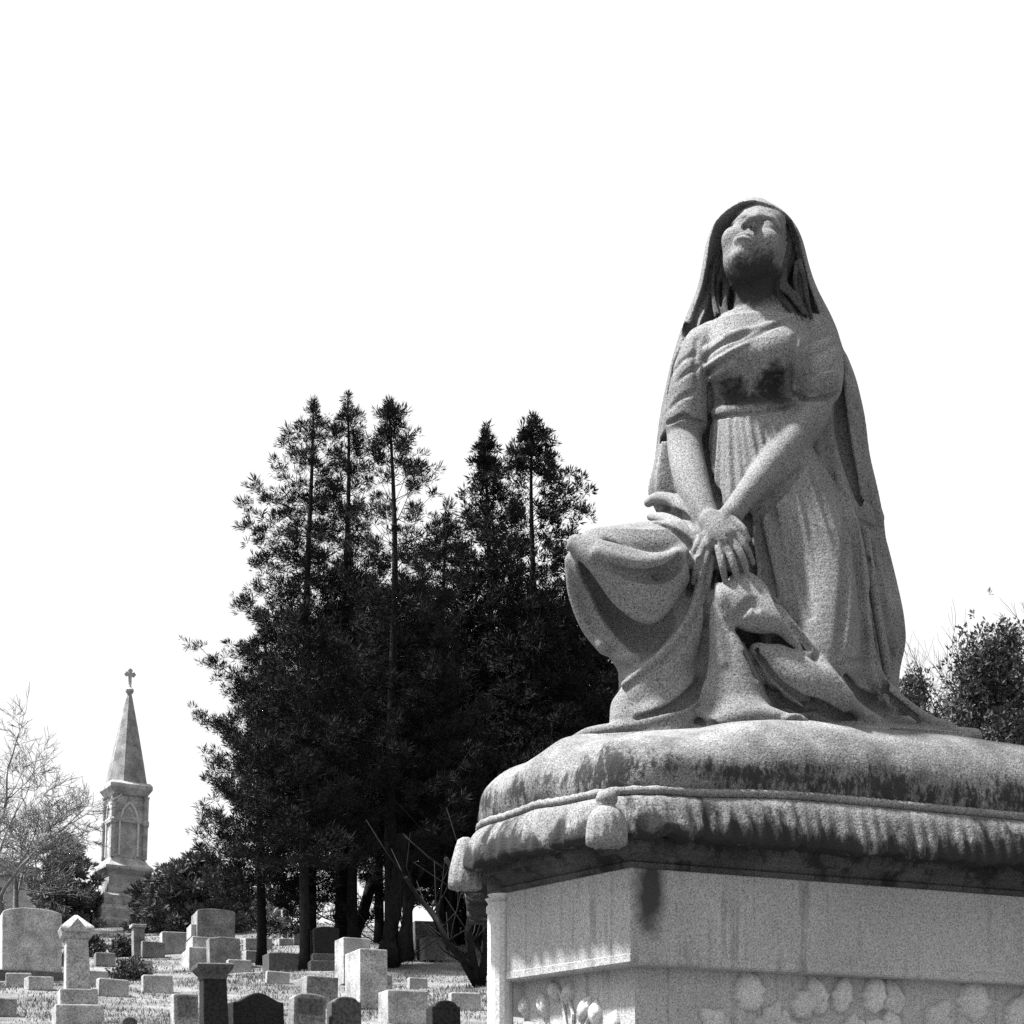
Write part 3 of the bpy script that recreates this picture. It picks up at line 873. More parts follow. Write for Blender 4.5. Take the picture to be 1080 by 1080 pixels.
def build_cushion(M):
    root = empty('stone_cushion', (C0.x + .6, C0.y + .6, 2.52))
    tag(root, 'thick carved stone cushion with cord, fringe and tassels, on top of the pedestal', 'stone cushion')
    def part(name, o): child_of(root, o); return o
    rho = .13
    B, N, K = rounded_plan(rho, .010)
    P0 = [b + n * rho for b, n in zip(B, N)]
    arc = [0.0]
    for i in range(1, len(P0)): arc.append(arc[-1] + (P0[i] - P0[i - 1]).length)
    def droop(k): return math.exp(-(k / .22) ** 2)
    def make(name, prof, mat, mod, cap_top=False, smooth=True, par=None):
        vs = []; fs = []; n = len(B)
        for j, (o, z, w) in enumerate(prof):
            for i in range(n):
                do, dz = mod(i, j, o, z)
                p = B[i] + N[i] * (rho + o + do)
                vs.append((p.x, p.y, z + dz - w * droop(K[i]) + w * .35))
        for j in range(len(prof) - 1):
            for i in range(n):
                a = j * n + i; b = j * n + (i + 1) % n
                fs.append((a, b, b + n, a + n))
        if cap_top: m = (len(prof) - 1) * n; fs.append(tuple(range(m, m + n)))
        else:
            pass
        o = mesh_obj(name, vs, fs, mat, None, smooth)
        return part(name, o)
    nz = lambda *v: mnoise.noise(Vector(v))
    # upper pillow
    prof = []
    ctl = [(.060, 2.640, .02), (.072, 2.655, .02), (.078, 2.685, .025), (.078, 2.715, .03), (.070, 2.750, .04), (.052, 2.785, .055), (.022, 2.822, .07), (-.015, 2.848, .08), (-.055, 2.864, .085), (-.095, 2.873, .08), (-.125, 2.876, .07)]
    E = spline(np.array([[*c, 1] for c in ctl], float), 3)[:, :3]
    def pm(i, j, o, z):
        a = arc[i]; p = P0[i]
        e = min(1, (z - 2.64) / .05)
        d = .010 * nz(p.x * 4, p.y * 4, z * 5) + .006 * nz(p.x * 11, p.y * 11, z * 9 + 4)
        d += .004 * nz(a * 26, z * 6, 2.2) * max(0, 1 - (z - 2.64) / .2)          # gathered into the cord
        return d * e, .006 * nz(p.x * 5, p.y * 5, 9) * e
    make('pillow', [tuple(e) for e in E], M['pillow'], pm, True)
    # lower half with the hanging fringe
    ctl = [(.03, 2.508, 0), (.10, 2.507, 0), (.119, 2.512, 0), (.120, 2.540, .005), (.113, 2.578, .01), (.102, 2.612, .015), (.084, 2.634, .02), (.058, 2.642, .02)]
    E = spline(np.array([[*c, 1] for c in ctl], float), 3)[:, :3]
    def fm(i, j, o, z):
        a = arc[i]; t = max(0, min(1, (2.64 - z) / .1))
        s = .5 + .5 * math.sin(a * 2 * PI / .026 + 2.5 * nz(a * 9, 1.7, 0))
        d = t * (.013 * (1 - abs(2 * s - 1) ** 1.6) + .007 * nz(a * 40, z * 5, 3) + .006 * nz(a * 7, z * 3, 8))
        dz = 0
        if z < 2.545: dz = .014 * nz(a * 30, 5, 1) + .012 * nz(a * 8, 2, 2)
        return d, dz
    make('fringe', [tuple(e) for e in E], M['fringe'], fm)
    # twisted cord
    vs = []; fs = []; n = len(B); m = 8; rc = .0125
    for i in range(n):
        for k in range(m):
            t = 2 * PI * k / m
            rr_ = rc * (1 + .16 * math.sin(2 * t + arc[i] * 2 * PI / .035))
            p = B[i] + N[i] * (rho + .076 + rr_ * math.cos(t))
            vs.append((p.x, p.y, 2.647 + rr_ * math.sin(t) - .02 * droop(K[i]) + .007))
    for i in range(n):
        j = (i + 1) % n
        for k in range(m):
            fs.append((i * m + k, j * m + k, j * m + (k + 1) % m, i * m + (k + 1) % m))
    part('cord', mesh_obj('cord', vs, fs, M['cord'], None, True))
    # tassels at the corners
    def tassel(c, s, top, knob=True):
        mb = MB(); n = 40; prof = [(.010, .012), (.024, .006), (.030, -.008), (.029, -.020), (.022, -.030), (.027, -.036), (.040, -.046), (.049, -.062), (.054, -.085), (.056, -.115), (.055, -.135), (.050, -.140), (.02, -.138)]
        if not knob: prof = [(.012, .03), (.026, .022), (.034, .0), (.042, -.03)] + prof[7:]
        vs = []; fs = []
        for r_, z in prof[::-1]:
            for k in range(n):
                a = 2 * PI * k / n
                f = 1 + (.05 * math.sin(a * 13 + nz(k * .4, z * 9, 1) * 3) if z < -.036 else 0)
                zz = z + (.008 * nz(k * .9, 3, 1) if z < -.13 else 0)
                vs.append((c.x + r_ * s * f * math.cos(a), c.y + r_ * s * f * math.sin(a), top + zz * s))
        for i in range(len(prof) - 1):
            for k in range(n):
                a = i * n + k; b = i * n + (k + 1) % n
                fs.append((a, b, b + n, a + n))
        fs.append(tuple(range(n - 1, -1, -1))); q = (len(prof) - 1) * n; fs.append(tuple(range(q, q + n)))
        part('tassel', mesh_obj('tassel', vs, fs, M['cord'], None, True))
    t = at(640, 838, 4.765); tassel(t, .92, t.z)
    t = at(491, 893, 5.33); tassel(t, .85, t.z, False)
    for q, nn in ((R0, (NR + Vector((.6, -.8))).normalized()),):
        c = q + nn * .12; tassel(Vector((c.x, c.y, 0)), .9, 2.63)
    return root
# ------------------------------------------------------------------ lawn
def build_ground(M):
    xs = np.concatenate([np.linspace(-1500, -80, 12)[:-1], np.linspace(-80, -26, 28)[:-1], np.arange(-26, 26, .4), np.linspace(26, 80, 28)[1:], np.linspace(80, 1500, 12)[1:]])
    ys = np.concatenate([np.linspace(-600, -20, 10)[:-1], np.arange(-20, 96, .5), np.linspace(96, 200, 20)[1:], np.linspace(200, 2500, 16)[1:]])
    V = []
    for y in ys:
        for x in xs:
            z = ground_z(x, y)
            if 3 < y < 90 and abs(x) < 30:
                z += .035 * mnoise.noise(Vector((x * .9, y * .9, 0))) + .02 * mnoise.noise(Vector((x * 2.3, y * 2.3, 3)))
            V.append((x, y, z))
    n = len(xs); Q = []
    for j in range(len(ys) - 1):
        a = j * n + np.arange(n - 1)
        Q.append(np.stack([a, a + 1, a + n + 1, a + n], 1))
    o = fast_mesh('ground', V, np.vstack(Q), M['ground'], None, True)
    tag(o, kind='structure')
    # grass in the part of the slope the photograph sees
    g = np.random.default_rng(3)
    N = 150000
    y = 19 + (74 - 19) * g.random(N) ** 1.3
    x = (g.uniform(-40, 560, N) - 540) / FPX * y
    z = np.array([ground_z(a, b) for a, b in zip(x, y)])
    pt = np.array([mnoise.noise(Vector((a * .55, b * .4, 7))) + .6 * mnoise.noise(Vector((a * 1.7, b * 1.2, 2))) for a, b in zip(x, y)])
    keep = pt > g.uniform(-.75, .15, N)
    x, y, z, pt = x[keep], y[keep], z[keep], pt[keep]; N = len(x)
    h = g.uniform(.015, .055, N) * (1 + np.clip(pt, -.4, .9)); w = g.uniform(.008, .018, N) * (y / 30)
    t = g.uniform(0, 2 * PI, N); lean = g.normal(0, .035, (N, 2))
    b0 = np.stack([x - w * np.cos(t), y - w * np.sin(t), z - .05], 1)
    b1 = np.stack([x + w * np.cos(t), y + w * np.sin(t), z - .05], 1)
    tp = np.stack([x + lean[:, 0], y + lean[:, 1], z + h], 1)
    V = np.stack([b0, b1, tp], 1).reshape(-1, 3)
    o = fast_mesh('grass', V, np.arange(3 * N).reshape(-1, 3), M['grass'])
    tag(o, 'short rough grass growing all over the cemetery slope', 'grass', kind='stuff')


# ------------------------------------------------------------------ gravestones
def stone_root(name, px, ybase, label, cat, group=None, rz=22.0, D=None):
    D = D or base_dist(ybase)
    x = (px - 540) / FPX * D
    o = empty(name, (x, D, ground_z(x, D) - .03), R(rz + random.uniform(-4, 4)))
    o.rotation_euler.x = R(random.uniform(-1.6, 1.6)); o.rotation_euler.y = R(random.uniform(-1.5, 1.5))
    tag(o, label, cat, group)
    return o, D / FPX          # metres per photo pixel


def bld(mb, name, mat, root):
    """soft chamfered stone"""
    me_o = mb.build(name, mat, root)
    bm = bmesh.new(); bm.from_mesh(me_o.data)
    bmesh.ops.remove_doubles(bm, verts=bm.verts, dist=1e-5)
    ed = [e for e in bm.edges if len(e.link_faces) == 2 and e.calc_face_angle(0) > .5]
    bmesh.ops.bevel(bm, geom=ed, offset=.018, segments=2, affect='EDGES', profile=.6, clamp_overlap=True)
    bm.to_mesh(me_o.data); bm.free()
    return me_o


def tablet_outline(w, h, kind, n=14):
    """half width w; outline x,z"""
    if kind == 'flat': return [(-w, 0), (w, 0), (w, h), (-w, h)]
    if kind == 'slant': return [(-w, 0), (w, 0), (w, h * .96), (-w * .2, h), (-w, h * .95)]
    pts = [(-w, 0), (w, 0)]
    if kind == 'round':            # half round head
        s = h - w * .75
        pts += [(w * math.cos(a), s + w * .75 * math.sin(a)) for a in np.linspace(0, PI, n)]
    elif kind == 'segment':
        s = h * .90
        pts += [(w * math.cos(a), s + h * .10 * math.sin(a)) for a in np.linspace(0, PI, n)]
    elif kind == 'bell':           # serpentine top
        s = h * .72
        pts += [(w * (1 - 2 * t), s + (h - s) * (.5 - .5 * math.cos(2 * PI * min(1, max(0, (t - .06) / .88)))) ** .75) for t in np.linspace(0, 1, n + 6)]
    elif kind == 'ears':
        s = h * .88
        pts += [(w, s), (w * .78, s), (w * .74, s + h * .03)] + [(w * .7 * math.cos(a), s + h * .03 + h * .09 * math.sin(a)) for a in np.linspace(0, PI, n)][1:-1] + [(-w * .74, s + h * .03), (-w * .78, s), (-w, s)]
    elif kind == 'peak':
        pts += [(w, h * .93), (w * .4, h * .985), (0, h), (-w * .4, h * .985), (-w, h * .93)]
    return pts


def tablet(px, wpx, ytop, ybase, kind, mat, label, thick=.22, base=None, group=None, rz=22., panel=None, D=None, M=None, basemat=None, name='gravestone'):
    root, k = stone_root(name, px, ybase, label, 'gravestone', group, rz, D)
    Dd = root.location.y
    w = wpx * k / 2 / math.cos(R(rz)) * .94
    ztop = EYE + (HORIZON - ytop) / FPX * Dd - root.location.z
    z0 = 0.0
    if base:
        bh, bw = base
        mb = MB(); mb.box(-w * bw, w * bw, -thick * .5 - w * (bw - 1), thick * .5 + w * (bw - 1), -.15, bh * k)
        bld(mb, 'base', basemat or mat, root); z0 = bh * k - .002
    mb = MB(); h = ztop - z0
    mb.prism([(x, z + z0) for x, z in tablet_outline(w, h, kind)], -thick / 2, thick / 2)
    tb = bld(mb, 'tablet', mat, root)
    if panel:
        a, b, c, d, pm = panel     # fractions of width / height
        mb = MB(); mb.box(-w + 2 * w * a, -w + 2 * w * b, -thick / 2 - .012, -thick / 2 + .02, z0 + h * c, z0 + h * d)
        mb.build('inscription_panel', pm, tb)
    return root


def build_graves(M):
    G = 'gravestones on the slope'
    T = lambda *a, **k: tablet(*a, M=M, group=G, **k)
    T(31, 60, 961, 1030, 'segment', M['granite'], 'large pale block headstone with a gently curved top, at the far left of the slope', thick=.85, base=(8, 1.12), basemat=M['dark_granite'])
    T(183, 26, 984, 1004, 'flat', M['granite'], 'long low grey headstone between the small capped post and the broad winged block', thick=.45)
    T(236, 32, 989, 1018, 'slant', M['mid'], 'squat grey headstone just behind the top of the dark flared pillar', thick=.4)
    T(195, 26, 1049, 1096, 'flat', M['granite'], 'thin upright slab with a pale rim and dark panel, left of the dark flared pillar', thick=.22, panel=(.13, .87, .42, .92, M['mid']))
    T(270, 54, 1048, 1094, 'bell', M['black'], 'wide black headstone with a serpentine arched top, right of the dark flared pillar', thick=.3, base=(8, 1.1))
    T(323, 34, 1049, 1096, 'segment', M['mid'], 'grey headstone with a low arched pale top, between two dark headstones', thick=.3, panel=(.1, .9, .55, .88, M['dark_granite']))
    T(336, 34, 1031, 1060, 'flat', M['mid'], 'grey headstone with a bright flat top edge, below the tall black monument', thick=.35)
    T(363, 32, 1052, 1094, 'ears', M['dark_granite'], 'small dark headstone with a rounded shouldered top, third from the left along the bottom row', thick=.26)
    T(468, 31, 1056, 1098, 'ears', M['black'], 'dark round shouldered headstone standing alone beside the pedestal', thick=.26)
    T(372, 30, 991, 1032, 'flat', M['granite'], 'pale upright block headstone to the right of the tall black monument', thick=.5)
    T(386, 30, 1004, 1062, 'flat', M['granite'], 'bright pale tall block in front of the leaning tree trunks', thick=.7)
    T(448, 26, 973, 1004, 'flat', M['mid'], 'grey square headstone seen between the trunks', thick=.5)
    T(455, 23, 990, 1016, 'flat', M['dark_granite'], 'dark cube headstone in front of the grey square one between the trunks', thick=.5)
    T(297, 34, 1006, 1022, 'slant', M['dark_granite'], 'low dark wedge headstone left of the tall black monument', thick=.5)
    T(41, 26, 1031, 1050, 'flat', M['granite'], 'low pale marker in front of the large curved block', thick=.4)
    T(3, 24, 1054, 1074, 'flat', M['mid'], 'low grey marker cut off by the left edge', thick=.4)
    T(135, 16, 1073, 1094, 'round', M['dark_granite'], 'tiny dark round topped marker near the bottom, right of the gabled pillar', thick=.2)
    T(110, 20, 1006, 1016, 'flat', M['mid'], 'little grey marker at the foot of the spired monument', thick=.4)
    T(272, 28, 990, 1003, 'flat', M['granite'], 'low pale slab left of the cross topped marker', thick=.3)
    T(317, 18, 980, 1000, 'flat', M['mid'], 'narrow grey block right of the cross topped marker', thick=.3)
    T(420, 18, 1000, 1012, 'flat', M['dark_granite'], 'low dark block beside the thick trunk', thick=.4)
    T(425, 44, 1046, 1078, 'flat', M['granite'], 'broad plain pale slab low down between the dark round headstones', thick=.4)
    T(508, 22, 955, 998, 'flat', M['pale'], 'bright tall slab standing beside the pedestal behind the bent stems', thick=.4)
    T(480, 34, 962, 990, 'segment', M['mid'], 'grey curved headstone behind the bent stems', thick=.4)
    T(160, 24, 994, 1008, 'flat', M['mid'], 'grey low block right of the small capped post', thick=.4)
    T(60, 20, 1006, 1018, 'flat', M['dark_granite'], 'dark low block between the large curved block and the gabled pillar', thick=.3)
    T(400, 24, 1028, 1040, 'slant', M['mid'], 'grey wedge marker right of the bright tall block', thick=.3)

    # little markers in the grass
    mk, k = stone_root('small_marker', 100, 1040, 'small low grey marker in the grass of the slope', 'gravestone', 'small low markers on the slope', 22)
    mb = MB(); mb.box(-.22, .22, -.1, .1, -.1, .26, taper=.01); bld(mb, 'tablet', M['granite'], mk)
    for px, yb in ((166, 1046), (252, 1020), (292, 1034), (405, 1058), (150, 1018), (20, 1046), (268, 1010), (440, 1034), (118, 1052), (490, 1062)):
        r = mk.copy(); COL.objects.link(r)
        for ch in mk.children:
            c = ch.copy(); COL.objects.link(c); c.parent = r
        D = base_dist(yb); x = (px - 540) / FPX * D
        r.location = (x, D, ground_z(x, D) - .03); r.rotation_euler = (R(random.uniform(-3, 3)), R(random.uniform(-3, 3)), R(22 + random.uniform(-6, 6)))
        r.scale = (random.uniform(.8, 1.2),) * 3

    # gabled pillar
    root, k = stone_root('gabled_monument', 82, 1084, 'pale pillar monument with a little pyramid roof on a stepped base, left of the spire', 'monument', None, 22)
    def z(y): return EYE + (HORIZON - y) / FPX * root.location.y - root.location.z
    w = 13 * k
    mb = MB(); mb.box(-w * 1.9, w * 1.9, -w * 1.9, w * 1.9, -.15, z(1062)); mb.box(-w * 1.5, w * 1.5, -w * 1.5, w * 1.5, z(1062) + .001, z(1045)); bld(mb, 'base', M['granite'], root)
    mb = MB(); mb.box(-w, w, -w, w, z(1045) + .001, z(990), taper=.02); bld(mb, 'shaft', M['granite'], root)
    mb = MB(); mb.stack([(z(991), -w, w, -w, w), (z(988), -w * 1.2, w * 1.2, -w * 1.2, w * 1.2), (z(981), -w * 1.35, w * 1.35, -w * 1.35, w * 1.35), (z(979), -w * 1.3, w * 1.3, -w * 1.3, w * 1.3), (z(965), -.02, .02, -.02, .02)])
    for s in (-1, 1):     # little gables
        mb.prism([(-w * .9, z(985)), (w * .9, z(985)), (0, z(971))], s * w * 1.38 - .03, s * w * 1.38 + .03)
    mb.build('roof_cap', M['granite'], root)

    # dark flared pillar
    root, k = stone_root('pillar_monument', 226, 1100, 'dark square pillar with a wide flared capital, among the nearest stones', 'monument', None, 22)
    w = 13.5 * k
    mb = MB(); mb.box(-w * 1.4, w * 1.4, -w * 1.4, w * 1.4, -.2, .12); bld(mb, 'base', M['dark_granite'], root)
    mb = MB(); mb.box(-w, w, -w, w, .121, z_at(root, 1034), taper=.012); bld(mb, 'shaft', M['black'], root)
    a = [(z_at(root, 1034), .92), (z_at(root, 1029), 1.02), (z_at(root, 1025), 1.28), (z_at(root, 1022), 1.40), (z_at(root, 1019), 1.42), (z_at(root, 1017.5), 1.30)]
    mb = MB(); mb.stack([(h, -w * f, w * f, -w * f, w * f) for h, f in a]); mb.build('capital', M['dark_granite'], root)

    # tall black monument
    root, k = stone_root('block_monument', 343, 1022, 'tall black polished monument with a peaked top on a double base, before the trunks', 'monument', None, 20)
    w = 13.5 * k
    mb = MB(); mb.box(-w * 1.45, w * 1.45, -.42, .42, -.2, z_at(root, 1016)); mb.box(-w * 1.2, w * 1.2, -.34, .34, z_at(root, 1016) + .001, z_at(root, 1008)); bld(mb, 'base', M['dark_granite'], root)
    mb = MB(); z0 = z_at(root, 1008) + .001; h = z_at(root, 979) - z0
    mb.prism([(x, q + z0) for x, q in tablet_outline(w, h, 'peak')], -.26, .26); bld(mb, 'tablet', M['black'], root)

    # broad block with lower wings
    root, k = stone_root('winged_monument', 224, 1014, 'broad grey block monument with a lower wing and stepped base, behind the dark flared pillar', 'monument', None, 20)
    w = 20 * k
    mb = MB(); mb.box(-w * 1.45, w * 1.3, -.55, .55, -.2, z_at(root, 1004)); mb.box(-w * 1.25, w * 1.12, -.45, .45, z_at(root, 1004) + .001, z_at(root, 992)); bld(mb, 'base', M['granite'], root)
    mb = MB(); z0 = z_at(root, 992) + .001; h = z_at(root, 961.5) - z0
    mb.prism([(x, q + z0) for x, q in tablet_outline(w, h, 'segment')], -.4, .4); bld(mb, 'tablet', M['mid'], root)
    mb = MB(); mb.box(-w * 1.28, -w - .003, -.3, .3, z0 + .002, z_at(root, 978)); bld(mb, 'wing', M['granite'], root)

    # small capped post
    root, k = stone_root('post_marker', 146, 1008, 'small pale post with an overhanging cap, just right of the spired monument', 'gravestone', None, 22)
    w = 6 * k
    mb = MB(); mb.box(-w, w, -w, w, -.2, z_at(root, 979)); bld(mb, 'shaft', M['mid'], root)
    mb = MB(); mb.box(-w * 1.3, w * 1.3, -w * 1.3, w * 1.3, z_at(root, 979) + .001, z_at(root, 975.5)); bld(mb, 'cap', M['granite'], root)

    # cross topped marker
    root, k = stone_root('cross_marker', 300, 1000, 'slim pale cross marker in front of the bright thicket', 'gravestone', None, 22)
    w = 5.5 * k
    mb = MB(); mb.box(-w * 1.5, w * 1.5, -.25, .25, -.2, z_at(root, 991)); bld(mb, 'base', M['granite'], root)
    z0 = z_at(root, 991) + .001; z1 = z_at(root, 959); zc = z0 + (z1 - z0) * .66; q = w * .42
    mb = MB(); mb.prism([(-q, z0), (q, z0), (q, zc - q), (w * 1.3, zc - q), (w * 1.3, zc + q), (q, zc + q), (q, z1), (-q, z1), (-q, zc + q), (-w * 1.3, zc + q), (-w * 1.3, zc - q), (-q, zc - q)], -.09, .09)
    bld(mb, 'cross', M['granite'], root)

    # the spired monument
    root, k = stone_root('spire_monument', 128, 980, 'tall pale gothic monument with a stone spire and cross, on the hill at the left', 'monument', None, 24)
    root.rotation_euler.y = R(1.6)
    Z = lambda y: z_at(root, y)
    def ring(*L):
        return [(Z(y), -w_ * k, w_ * k, -w_ * k, w_ * k) for y, w_ in L]
    mb = MB(); mb.stack(ring((986, 31), (974, 31), (972, 29), (962, 29), (958, 27))); mb.stack([(Z(958) + .001, -26 * k, 26 * k, -26 * k, 26 * k)] + ring((948, 26), (945, 22))); bld(mb, 'base', M['granite'], root)
    mb = MB(); mb.stack([(Z(945) + .001, -21 * k, 21 * k, -21 * k, 21 * k)] + ring((926, 20.5), (923, 23), (920, 25.5), (917, 25.5), (913, 21), (908, 18))); bld(mb, 'lower_stage', M['granite'], root)
    mb = MB(); mb.stack([(Z(908) + .001, -16.5 * k, 16.5 * k, -16.5 * k, 16.5 * k)] + ring((872, 16), (870, 18), (866, 18), (864, 16.5), (842, 16.5))); bld(mb, 'upper_stage', M['granite'], root)
    mb = MB()
    for sx in (-1, 1):
        for sy in (-1, 1):
            mb.lathe([(2.6 * k, Z(908) + .01), (2.6 * k, Z(874)), (3.6 * k, Z(872)), (3.6 * k, Z(868)), (2.6 * k, Z(866)), (2.6 * k, Z(845)), (3.6 * k, Z(842))], 8, sx * 17.5 * k, sy * 17.5 * k)
    mb.build('corner_column', M['granite'], root)
    mb = MB()
    for s in (0, 1, 2, 3):      # pointed niches, recessed look by raised frames
        a = s * PI / 2; c_, s_ = math.cos(a), math.sin(a)
        out = [(-10, 905), (-10, 868), (-6, 856), (0, 849), (6, 856), (10, 868), (10, 905)]
        for i in range(len(out) - 1):
            p = Vector((out[i][0] * k, -16.8 * k, Z(out[i][1]))); q = Vector((out[i + 1][0] * k, -16.8 * k, Z(out[i + 1][1])))
            mb.tube([Vector((p.x * c_ - p.y * s_, p.x * s_ + p.y * c_, p.z)), Vector((q.x * c_ - q.y * s_, q.x * s_ + q.y * c_, q.z))], 1.3 * k, 6)
    mb.build('niche_frame', M['pale'], root)
    mb = MB(); mb.stack([(Z(842) + .001, -18 * k, 18 * k, -18 * k, 18 * k)] + ring((838, 20.5), (835, 22.5), (831, 22.5), (828, 20))); bld(mb, 'eaves', M['granite'], root)
    mb = MB(); r8 = 1.0
    mb.lathe([(22 * k, Z(829)), (17.5 * k, Z(805)), (10.4 * k, Z(770)), (3.4 * k, Z(737)), (2.2 * k, Z(733))], 8, 0, 0, PI / 8); sp = mb.build('spire', M['mid'], root)
    mb = MB(); mb.lathe([(2.2 * k, Z(733.5)), (4.4 * k, Z(730)), (4.6 * k, Z(728)), (2.2 * k, Z(726)), (1.5 * k, Z(722))], 10); mb.build('finial', M['granite'], sp)
    mb = MB(); zc = Z(712); q = 1.6 * k
    mb.prism([(-q, Z(722.5)), (q, Z(722.5)), (q * 1.0, zc - 1.6 * k), (4.2 * k, zc - 2.6 * k), (6.2 * k, zc), (4.2 * k, zc + 2.6 * k), (q, zc + 1.6 * k), (2.6 * k, zc + 4 * k), (0, zc + 6.4 * k), (-2.6 * k, zc + 4 * k), (-q, zc + 1.6 * k), (-4.2 * k, zc + 2.6 * k), (-6.2 * k, zc), (-4.2 * k, zc - 2.6 * k), (-q, zc - 1.6 * k)], -1.2 * k, 1.2 * k)
    mb.build('cross', M['granite'], sp)

    # low mausoleum at the far left
    root, k = stone_root('mausoleum', 2, 972, 'low pale stone mausoleum with a shallow roof, on the skyline at the far left', 'mausoleum', None, 15, D=72)
    mb = MB(); mb.box(-46 * k, 36 * k, -1.6, 1.6, -.5, z_at(root, 932)); bld(mb, 'walls', M['granite'], root)
    mb = MB(); mb.prism([(-50 * k, z_at(root, 932) + .002), (40 * k, z_at(root, 932) + .002), (40 * k, z_at(root, 925)), (-5 * k, z_at(root, 914)), (-50 * k, z_at(root, 925))], -1.9, 1.9); mb.build('roof', M['mid'], root)
    mb = MB(); mb.box(-10 * k, 2 * k, -1.64, -1.58, -.3, z_at(root, 944)); mb.build('door', M['dark_granite'], root)


def z_at(root, y):
    return EYE + (HORIZON - y) / FPX * root.location.y - root.location.z
# ------------------------------------------------------------------ trees
def needle_tufts(pos, dirs, size, g, per=7, wid=.16):
    """(n,3) centres with growth directions -> triangles: little sprays of foliage"""
    n = len(pos)
    P_ = np.repeat(pos, per, 0); D_ = np.repeat(dirs, per, 0); S_ = np.repeat(size, per)
    m = n * per
    r = g.normal(0, 1, (m, 3)); r /= np.linalg.norm(r, axis=1)[:, None]
    d = D_ * .75 + r * .85; d /= np.linalg.norm(d, axis=1)[:, None]
    s = np.cross(d, g.normal(0, 1, (m, 3))); s /= np.linalg.norm(s, axis=1)[:, None] + 1e-9
    L = S_ * g.uniform(.6, 1.25, m)
    a = P_ + r * (S_ * .22)[:, None]
    w = (L * wid * g.uniform(.7, 1.3, m))[:, None]
    mid = a + d * (L * .5)[:, None]
    tip = a + d * L[:, None]
    V = np.stack([a, mid - s * w, tip, mid + s * w], 1).reshape(-1, 3)
    return V, np.arange(4 * m).reshape(-1, 4)


